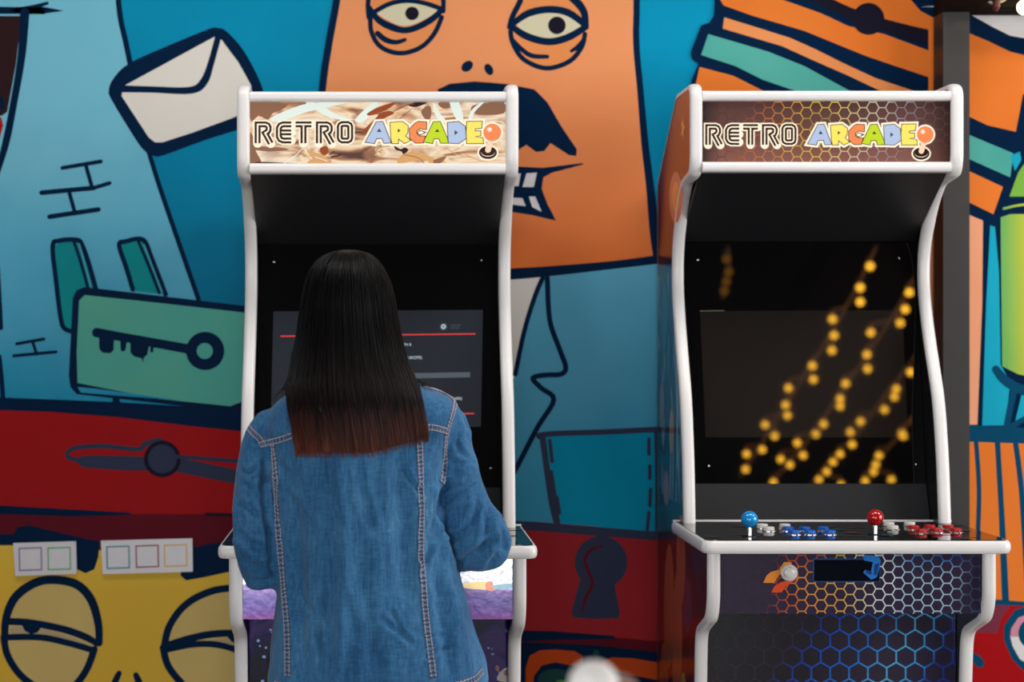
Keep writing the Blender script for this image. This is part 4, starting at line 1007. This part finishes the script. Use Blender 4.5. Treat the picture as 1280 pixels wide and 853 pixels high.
# --- jacket
def denim():
    m, nt, b = newmat('blue_denim'); g = NT(nt); x, y, z = g.xyz()
    n1 = g.noise(260, 3, (1, 1, .12)); n2 = g.noise(260, 3, (.15, 1, 1)); n3 = g.noise(7, 5, (1.3, 1, .7), rough=.62)
    weave = g.m('ADD', g.m('MULTIPLY', n1, .6), g.m('MULTIPLY', n2, .4))
    f = g.m('ADD', g.m('MULTIPLY', weave, .55), g.m('MULTIPLY', n3, .5))
    c = g.ramp(f, [(.28, lin((24, 58, 94))), (.46, lin((42, 92, 136))), (.60, lin((64, 118, 160))), (.75, lin((104, 152, 190)))])
    nt.links.new(c, b.inputs['Base Color']); b.inputs['Roughness'].default_value = .85; b.inputs['Specular IOR Level'].default_value = .15
    b.inputs['Sheen Weight'].default_value = .15
    bp = nt.nodes.new('ShaderNodeBump'); bp.inputs['Strength'].default_value = .35; bp.inputs['Distance'].default_value = .0012
    nt.links.new(weave, bp.inputs['Height'])
    bp2 = nt.nodes.new('ShaderNodeBump'); bp2.inputs['Strength'].default_value = .3; bp2.inputs['Distance'].default_value = .010
    nt.links.new(g.noise(7, 2, (2.0, 1, .5), dist=1.2), bp2.inputs['Height']); nt.links.new(bp.outputs[0], bp2.inputs['Normal'])
    nt.links.new(bp2.outputs[0], b.inputs['Normal'])
    return m
DEN = denim()
jk = MB()
def jr(y, xl, xr, hd, dc=DB, D=3.30):
    return ((XR(xl, D)+XR(xr, D))/2, dc, ZR(y, D), (XR(xr, D)-XR(xl, D))/2, hd)
ellloft(jk, [jr(480, 410, 510, .050, DB+.01), jr(484, 385, 530, .060, DB+.008), jr(490, 364, 550, .070, DB+.005), jr(497, 350, 566, .082), jr(505, 340, 574, .094), jr(516, 332, 578, .104), jr(540, 324, 570, .114), jr(570, 330, 560, .119),
             jr(610, 336, 557, .120), jr(660, 339, 563, .116), jr(720, 343, 573, .116), jr(780, 338, 590, .122), jr(830, 335, 604, .128), jr(860, 333, 611, .130), jr(868, 335, 609, .128)], DEN, 48, .86)
# collar
ellloft(jk, [(cx0, DB+.02, 1.395, .062, .058), (cx0, DB+.022, 1.42, .060, .056)], DEN)
def sleeve(pts): 
    q = cr(pts, 5, False)
    for p in q: jk.ball(p[:3], p[3], DEN, 16)
    jk.tube([p[:3] for p in q], [p[3] for p in q], DEN, 20)
def S(x, y, D, r): v = P(x, y, D); return (v.x, v.y, v.z, r)
fL = eL.lerp(wL, .5); fR = eR.lerp(wR, .5)
sleeve([S(340, 536, DB, .036), S(333, 550, DB, .037), S(322, 590, 3.37, .037), S(320, 640, 3.36, .038), S(323, 682, 3.355, .0405), S(329, 710, 3.37, .0435), (*(eL.lerp(wL, .25)), .043), (*(eL.lerp(wL, .5)), .040), (*(eL.lerp(wL, .75)), .035), (*(eL.lerp(wL, .93)), .031)])
sleeve([S(556, 530, DB, .037), S(567, 548, DB, .039), S(577, 588, 3.37, .0385), S(586, 626, 3.37, .0405), S(596, 662, 3.37, .0455), S(600, 684, 3.385, .0455), (*(eR.lerp(wR, .25)), .044), (*(eR.lerp(wR, .5)), .041), (*(eR.lerp(wR, .75)), .036), (*(eR.lerp(wR, .93)), .031)])
def ridge(v): return 1-abs(v)*2
c6 = lambda *L: [(270+a/2.726, 540+c/2.726) for a, c in L]
c8 = lambda *L: [(470+a/3.16, 470+c/3.16) for a, c in L]
CREASE = [  # (pixel path, half width px, depth m)
 (c6((255, 60), (262, 300), (275, 560), (290, 853)), 10, .0075), (c6((375, 70), (392, 300), (385, 560), (372, 853)), 9, .0080), (c6((486, 90), (505, 230), (540, 350)), 6, .0050),
 (c6((500, 380), (505, 600), (540, 853)), 12, .0050), (c6((620, 60), (640, 300), (655, 600)), 10, .0060), (c6((450, 853), (470, 700), (440, 560)), 8, .0050),
 (c6((640, 120), (668, 170), (705, 215)), 3.2, .0050), (c6((775, 330), (735, 400), (715, 460)), 4, .0070), (c6((770, 190), (752, 300), (720, 400)), 5, .0060),
 (c6((800, 430), (835, 560), (880, 700), (905, 853)), 7, .0080), (c6((760, 470), (775, 640), (800, 853)), 7, .0070), (c6((560, 640), (620, 680), (680, 730)), 4, .0035), (c6((590, 600), (640, 690)), 3, .0035),
 (c6((710, 770), (760, 750), (800, 730)), 3.5, .0040), (c6((720, 700), (800, 690)), 3, .0030), (c6((280, 560), (340, 640), (370, 760)), 5, .0040),
 (c6((175, 60), (165, 200), (178, 330), (205, 500)), 4.5, .0100), (c6((150, 150), (190, 180), (200, 240)), 3, .0050), (c6((215, 100), (240, 160), (235, 240)), 4, .0040),
 (c8((262, 440), (262, 520), (280, 600), (318, 720), (330, 800)), 4.5, .0110), (c8((268, 440), (310, 440), (348, 436)), 3.5, .0065), (c8((275, 505), (310, 470), (355, 445), (430, 370)), 4, .0065), (c8((290, 330), (330, 350), (400, 340)), 3, .0040),
 (c8((300, 640), (350, 620), (395, 560), (405, 470)), 5.5, .0065), (c8((410, 700), (440, 640), (438, 560), (460, 520)), 5.5, .0075), (c8((330, 740), (400, 690), (490, 640)), 4, .0070), (c8((440, 760), (480, 700), (508, 640)), 4, .0070), (c8((480, 600), (495, 640), (500, 700)), 3, .0050),
 (c8((345, 150), (365, 200), (360, 260)), 4, .0040), (c8((310, 250), (330, 300), (380, 330)), 3.5, .0040),
 (c6((80, 130), (110, 140), (140, 118)), 3, .0045), (c6((95, 175), (130, 195), (150, 240)), 3, .0050), (c6((70, 250), (110, 260), (150, 300)), 4, .0055), (c6((70, 340), (110, 380), (170, 400)), 5, .0065), (c6((85, 430), (130, 460), (190, 455)), 4.5, .0070), (c6((100, 500), (150, 520), (205, 500)), 4, .0070), (c6((70, 200), (90, 300), (85, 400)), 4, .0045)]
CREASE = [([Vector(q) for q in cr(L, 3, False)], w_, d_) for L, w_, d_ in CREASE]
CBB = [(min(q.x for q in L)-3*w_, max(q.x for q in L)+3*w_, min(q.y for q in L)-3*w_, max(q.y for q in L)+3*w_) for L, w_, d_ in CREASE]
def crease(p):
    px = VX+p.x*F/p.y; py = VY-(p.z-H)*F/p.y; q0 = Vector((px+2.2*noise.noise(Vector((px*.05, py*.05, 0))), py)); d = 0
    for (L, w_, dd), bb in zip(CREASE, CBB):
        if not (bb[0] < px < bb[1] and bb[2] < py < bb[3]): continue
        best = 1e9; bt = 0; m_ = len(L)-1
        for i in range(m_):
            a = L[i]; e = L[i+1]-a; t = max(0, min(1, (q0-a).dot(e)/max(1e-6, e.length_squared))); ds = (a+e*t-q0).length
            if ds < best: best = ds; bt = (i+t)/m_
        u = best/w_; fade = min(1, 4*bt+.15, 4*(1-bt)+.15)
        d += dd*fade*(-math.exp(-u*u)+.55*math.exp(-((u-1.7)/.8)**2))
    return d
def jdisp(p, n):
    x, y, z = p
    back = max(0, -n.y)
    d = 0
    if z < 1.40:
        # long hanging folds on the body
        wv = noise.noise(Vector((x*11+z*1.2, y*6, z*2.2+3.1)))
        d += .0080*wv
        d += .0085*(ridge(noise.noise(Vector((x*13-z*2.5, y*7, z*2.4+9))))-.6)
        # pulls from armpits towards the lower middle
        for ax, az, sx in ((XR(345, 3.3), ZR(600, 3.3), 1), (XR(553, 3.3), ZR(606, 3.3), -1)):
            u = (x-ax)*sx; t = u*.9+(z-az)*1.0; s_ = u-(z-az)
            if -.02 < u < .16: d += .0060*math.exp(-((t+.004*math.sin(z*40))/.010)**2)*max(0, 1-u/.16)
        # sleeve creases
        if n.y < -.05: d += crease(p)*min(1, -n.y*2.2)
        sl = .6*min(1, max(0, (abs(x-(cx0+.012))-.150)/.03))
        if sl > 0:
            sg = 1 if x > cx0 else -1
            c1 = noise.noise(Vector((x*8+1, y*9, z*14+x*sg*13)))
            c2 = ridge(noise.noise(Vector((x*9+7, y*9, z*20-x*sg*16))))-.6
            el = math.exp(-((z-1.10)/.07)**2)+.6*math.exp(-((z-1.24)/.05)**2)
            d += sl*(.0080*c1*(0.5+el)+.0070*c2*(el+.25))
    return d
jacket = remeshed(jk, 'jacket', .0040, DEN, woman, 12, jdisp, .6); jacket['label'] = 'blue denim jacket'
# seams laid on the cloth
THR = mat('stitch_thread', (206, 184, 184), .8); DEN2 = mat('denim_seam', (104, 124, 150), .9, bscale=160, var=.35); DEN3 = mat('denim_seam_dark', (44, 70, 104), .9, bscale=160, var=.3)
bvh = BVHTree.FromPolygons([v.co for v in jacket.data.vertices], [tuple(p.vertices) for p in jacket.data.polygons])
def seam(path, wd=.0115, name='seam'):
    # resample in pixels, cast rays from the camera side straight back
    q = cr(path, 14, False)
    pts = []
    for x, y in q:
        v = P(x, y, 3.27); v.y = 3.0
        loc, nn, _, _ = bvh.ray_cast(Vector((v.x, 2.9, v.z)), Vector((0, 1, 0)))
        if loc is None: continue
        if nn.y > 0: nn = -nn
        pts.append((loc, nn))
    if len(pts) < 3: return
    # resample every 1.6 mm
    rs = [pts[0]]
    for a, c in zip(pts, pts[1:]):
        L = (c[0]-a[0]).length; k = max(1, int(L/.0016))
        for i in range(1, k+1): rs.append((a[0].lerp(c[0], i/k), a[1].lerp(c[1], i/k).normalized()))
    b = MB(); n = len(rs)
    sm = [sum((rs[min(max(i+j, 0), n-1)][0] for j in range(-3, 4)), Vector())/7 for i in range(n)]
    fr = []
    for i in range(n):
        t = (sm[min(i+1, n-1)]-sm[max(i-1, 0)]).normalized(); nn = rs[i][1]; s = t.cross(nn).normalized(); fr.append((sm[i], nn, s, t))
    prof = [(-.5, -.0006), (-.5, .0012), (-.3, .0021), (0, .0014), (.3, .0021), (.5, .0012), (.5, -.0006)]
    for i in range(n-1):
        pk = lambda i: .75+.35*math.sin(i*1.7)
        vs = [fr[i][0]+fr[i][2]*u*wd+fr[i][1]*h*pk(i) for u, h in prof]+[fr[i+1][0]+fr[i+1][2]*u*wd+fr[i+1][1]*h*pk(i+1) for u, h in prof]
        m_ = DEN3 if (i // 2) % 2 else DEN2
        b.add(vs, [(j, j+1, 8+j, 7+j) for j in range(6)], m_)
    for u in (-.36, .36):
        for i in range(0, n-3, 3):
            p0 = fr[i]; p1 = fr[min(i+2, n-1)]
            b.tube([p0[0]+p0[2]*u*wd+p0[1]*.0022, p1[0]+p1[2]*u*wd+p1[1]*.0022], .00075, THR, 5)
    o = b.build(name, jacket); o['label'] = 'double row of pale stitches'
seam([(321, 560), (334, 556), (349, 551.5), (374, 543), (400, 540)])
seam([(500, 534), (535, 535), (548, 537), (560, 541)])
seam([(339, 557), (343, 595), (344.5, 640), (346, 670), (350, 710), (355, 760), (358, 800), (359, 850)])
seam([(524, 545), (526, 597), (527, 640), (526.5, 691), (530, 739), (533, 778), (538, 815), (542, 850)])
seam([(571, 506), (567, 518), (562, 533), (558, 550), (557, 570), (557, 590), (553, 608)])
seam([(307, 538), (313, 545), (321, 552), (325, 560)])
seam([(524, 484), (549, 491), (566, 500), (571, 506)], .006)
seam([(342, 861), (400, 862), (470, 862), (550, 860), (590, 855), (606, 848)], .012)
# trousers and shoes
tr = MB(); TRM = mat('dark_trousers', (30, 32, 40), .85, bscale=120)
for s in (-1, 1):
    hx = cx0+.02+s*.085
    chain(tr, [(hx, DB, .84, .094), (hx+s*.008, DB+.01, .46, .068), (hx+s*.014, DB-.005, .30, .062), (hx+s*.02, DB-.01, .12, .052)], TRM)
ellloft(tr, [(cx0+.02, DB, .74, .12, .09), (cx0+.02, DB, .80, .18, .11), (cx0+.02, DB, .90, .178, .112), (cx0+.012, DB, .96, .15, .10)], TRM)
remeshed(tr, 'trousers', .007, TRM, woman, 4)
for s in (-1, 1):
    hx = cx0+.02+s*.11; b = MB(); SM = mat('white_shoe', (210, 206, 200), .5)
    ellloft(b, [(hx, DB+.045, .0, .042, .125), (hx, DB+.045, .02, .045, .128), (hx, DB+.04, .05, .042, .115), (hx, DB+.0, .085, .043, .06), (hx, DB-.01, .11, .043, .05)], SM, 28)
    remeshed(b, 'shoe', .006, SM, woman, 4)

# --- hair
def hairmat():
    m, nt, b = newmat('dark_brown_hair'); g = NT(nt); x, y, z = g.xyz()
    n = g.noise(120, 2, (1, 1, .05)); t = g.m('DIVIDE', g.m('SUBTRACT', z, 1.25), .24)
    t = g.m('ADD', t, g.m('MULTIPLY', g.m('SUBTRACT', n, .5), .35))
    c = g.ramp(t, [(0.0, lin((112, 54, 36))), (.16, lin((70, 34, 26))), (.38, lin((22, 13, 12))), (.8, lin((9, 7, 7)))])
    nt.links.new(c, b.inputs['Base Color']); b.inputs['Roughness'].default_value = .42; b.inputs['Specular IOR Level'].default_value = .16
    return m
HM = hairmat()
DH = 3.27
# rings: pixel y, left x, right x, centre depth, half depth
HR = [(307.5, 431, 437, 3.42, .004), (309.5, 419, 449, 3.42, .04), (313, 407, 461, 3.425, .072), (320, 396, 470, 3.42, .088), (332, 386, 479, 3.415, .102), (350, 379, 487, 3.41, .111), (375, 374, 493, 3.405, .114), (400, 371, 497, 3.40, .113), (425, 368, 502, 3.385, .108),
      (448, 364, 508, 3.365, .102), (468, 360, 516, 3.345, .094), (485, 357, 523, 3.322, .085), (505, 360, 527, 3.30, .078), (525, 365, 530, 3.285, .064), (545, 369, 533, 3.268, .050), (556, 371, 533.5, 3.262, .044)]
def hair_pt(t, a, out=0.0):
    """t along the rings 0..1, a angle (pi = left ... 1.5pi = back ... 2pi = right)"""
    f = t*(len(HR)-1); i = min(int(f), len(HR)-2); u = f-i
    r0, r1 = HR[i], HR[i+1]; r = [p*(1-u)+q*u for p, q in zip(r0, r1)]
    y, xl, xr, dc, hd = r
    xl = XR(xl, DH); xr = XR(xr, DH); z = ZR(y, DH)
    if t > .7:    # slanted, slightly curved hem
        k = (t-.7)/.3; s = math.cos(a)
        z -= k*(.011 if s < .15 else .011-.030*(s-.15)) 
    ff = 1.0 if math.sin(a) <= 0 else 1-(1-.30)*min(1, max(0, (y-322)/24.0))
    p = Vector(((xl+xr)/2+(xr-xl)/2*math.cos(a), dc+hd*ff*math.sin(a), z))
    if out:
        n = Vector((math.cos(a)/(max(.02, (xr-xl)/2)), math.sin(a)/max(hd, .02), 0)).normalized(); p += n*out
    return p
b = MB(); NA = 160; NT_ = 90; vs = []
for j in range(NT_):
    t = j/(NT_-1)
    for i in range(NA):
        a = 2*PI*i/NA
        g_ = noise.noise(Vector((math.cos(a)*9, math.sin(a)*9, t*1.6)))*.0035+noise.noise(Vector((math.cos(a)*26, math.sin(a)*26, t*2)))*.0022
        vs.append(hair_pt(t, a, g_*min(1, t*4)-.001))
b.add(vs, [(j*NA+i, j*NA+(i+1) % NA, (j+1)*NA+(i+1) % NA, (j+1)*NA+i) for j in range(NT_-1) for i in range(NA)]+[tuple((NT_-1)*NA+i for i in range(NA)), tuple(range(NA-1, -1, -1))], HM)
hair = b.build('hair', woman, smooth=True); hair['label'] = 'long straight dark brown hair, reddish at the ends'
# loose strands lying over the mass (one curve object)
cu = bpy.data.curves.new('hair_strands', 'CURVE'); cu.dimensions = '3D'; cu.bevel_depth = .0007; cu.bevel_resolution = 1; cu.use_fill_caps = False
rh = random.Random(11)
for k in range(1500):
    a0 = rh.uniform(.92*PI, 2.08*PI) if k % 6 else rh.uniform(0, 2*PI)
    t0 = rh.uniform(0.02, .5) if rh.random() < .6 else rh.uniform(.3, .8); t1 = min(1.0, t0+rh.uniform(.3, .9)) if rh.random() < .5 else 1.0
    ph = rh.uniform(0, 9); n = 12; off = rh.uniform(.0002, .0022); am = rh.uniform(0, .04)
    sp = cu.splines.new('POLY'); sp.points.add(n-1); ext = rh.uniform(-.006, .010) if t1 > .99 else 0
    for i in range(n):
        t = t0+(t1-t0)*i/(n-1)
        p = hair_pt(t, a0+am*math.sin(ph+t*4), off+.0012*math.sin(ph+t*7))
        if i == n-1: p.z -= ext
        sp.points[i].co = (*p, 1); sp.points[i].radius = 1.0 if i < n-2 else .5
# a few wisps by the left shoulder
for k in range(26):
    sp = cu.splines.new('POLY'); n = 9; sp.points.add(n-1)
    x0 = rh.uniform(362, 372); y0 = rh.uniform(440, 480); x1 = rh.uniform(340, 372); y1 = rh.uniform(492, 545) if x1 > 352 else rh.uniform(490, 505)
    for i in range(n):
        t = i/(n-1); v = P(x0+(x1-x0)*t**1.5, y0+(y1-y0)*t, 3.35-.06*t); sp.points[i].co = (*v, 1); sp.points[i].radius = 1-.6*t
for k in range(14):
    sp = cu.splines.new('POLY'); n = 9; sp.points.add(n-1)
    x0 = 516; y0 = rh.uniform(472, 482); x1 = rh.uniform(528, 545); y1 = rh.uniform(482, 492)
    for i in range(n):
        t = i/(n-1); v = P(x0+(x1-x0)*t, y0+(y1-y0)*t**1.5, 3.33); sp.points[i].co = (*v, 1); sp.points[i].radius = 1-.6*t
cu.materials.append(HM)
so = bpy.data.objects.new('tmp', cu); COL.objects.link(so)
dg = bpy.context.evaluated_depsgraph_get(); dg.update(); hme = bpy.data.meshes.new_from_object(so.evaluated_get(dg)); hme.name = 'hair_strands'
bpy.data.objects.remove(so); hme.polygons.foreach_set('use_smooth', [True]*len(hme.polygons))
so = bpy.data.objects.new('hair_strands', hme); COL.objects.link(so); so.parent = hair; so['kind'] = 'stuff'

# ============================================================ LIGHT, WORLD, CAMERA
def area(name, loc, rot, sx, sy, power, col=(1, 1, 1)):
    l = bpy.data.lights.new(name, 'AREA'); l.shape = 'RECTANGLE'; l.size = sx; l.size_y = sy; l.energy = power; l.color = col
    o = bpy.data.objects.new(name, l); COL.objects.link(o); o.location = loc; o.rotation_euler = rot
    return o
area('daylight_front', (-.15, Y0-.2, 1.2), (PI/2, 0, 0), 2.9, 2.3, 118, (.96, .98, 1))
area('daylight_right', (X1+.2, 2.1, 1.65), (PI/2, 0, PI/2), 3.0, 1.7, 120, (1, .99, .97))
area('daylight_left', (X0-.2, -1.1, 1.55), (PI/2, 0, -PI/2), 3.0, 1.7, 105, (.95, .98, 1))
for lx, pw_ in ((-.6, 12), (1.0, 16), (2.6, 22)):  # added lamps, unseen, to brighten the top of the wall
    area('added_ceiling_fill', (lx, 3.2, ZC-.045), (0, 0, 0), 1.1, .5, pw_, (1, .98, .95))
    b = MB(); b.box((lx-.58, 2.92, ZC-.04), (lx+.58, 3.48, ZC), WT); o = b.build('added_lamp_housing'); tag(o, 'added white housing for an unseen ceiling fill above the arcade cabinets', 'added fill light', 'added ceiling fills')
wd = bpy.data.worlds.new('world'); SC.world = wd; wd.use_nodes = True
bg = wd.node_tree.nodes['Background']; bg.inputs[0].default_value = (.85, .93, 1, 1); bg.inputs[1].default_value = 1.0

cam = bpy.data.cameras.new('camera'); co = bpy.data.objects.new('camera', cam); COL.objects.link(co)
co.location = (0, 0, H); co.rotation_euler = (PI/2, 0, 0)
cam.sensor_width = 36; cam.lens = 36*F/1280; cam.shift_x = (640-VX)/1280; cam.shift_y = -6.5/1280
cam.dof.use_dof = True; cam.dof.focus_distance = 3.66; cam.dof.aperture_fstop = 3.3
SC.camera = co
SC.view_settings.view_transform = 'Standard'; SC.view_settings.look = 'None'; SC.view_settings.gamma = 1
SC.view_settings.use_curve_mapping = False; SC.view_settings.exposure = 0.0
SC.cycles.use_denoising = True
SC.cycles.max_bounces = 6
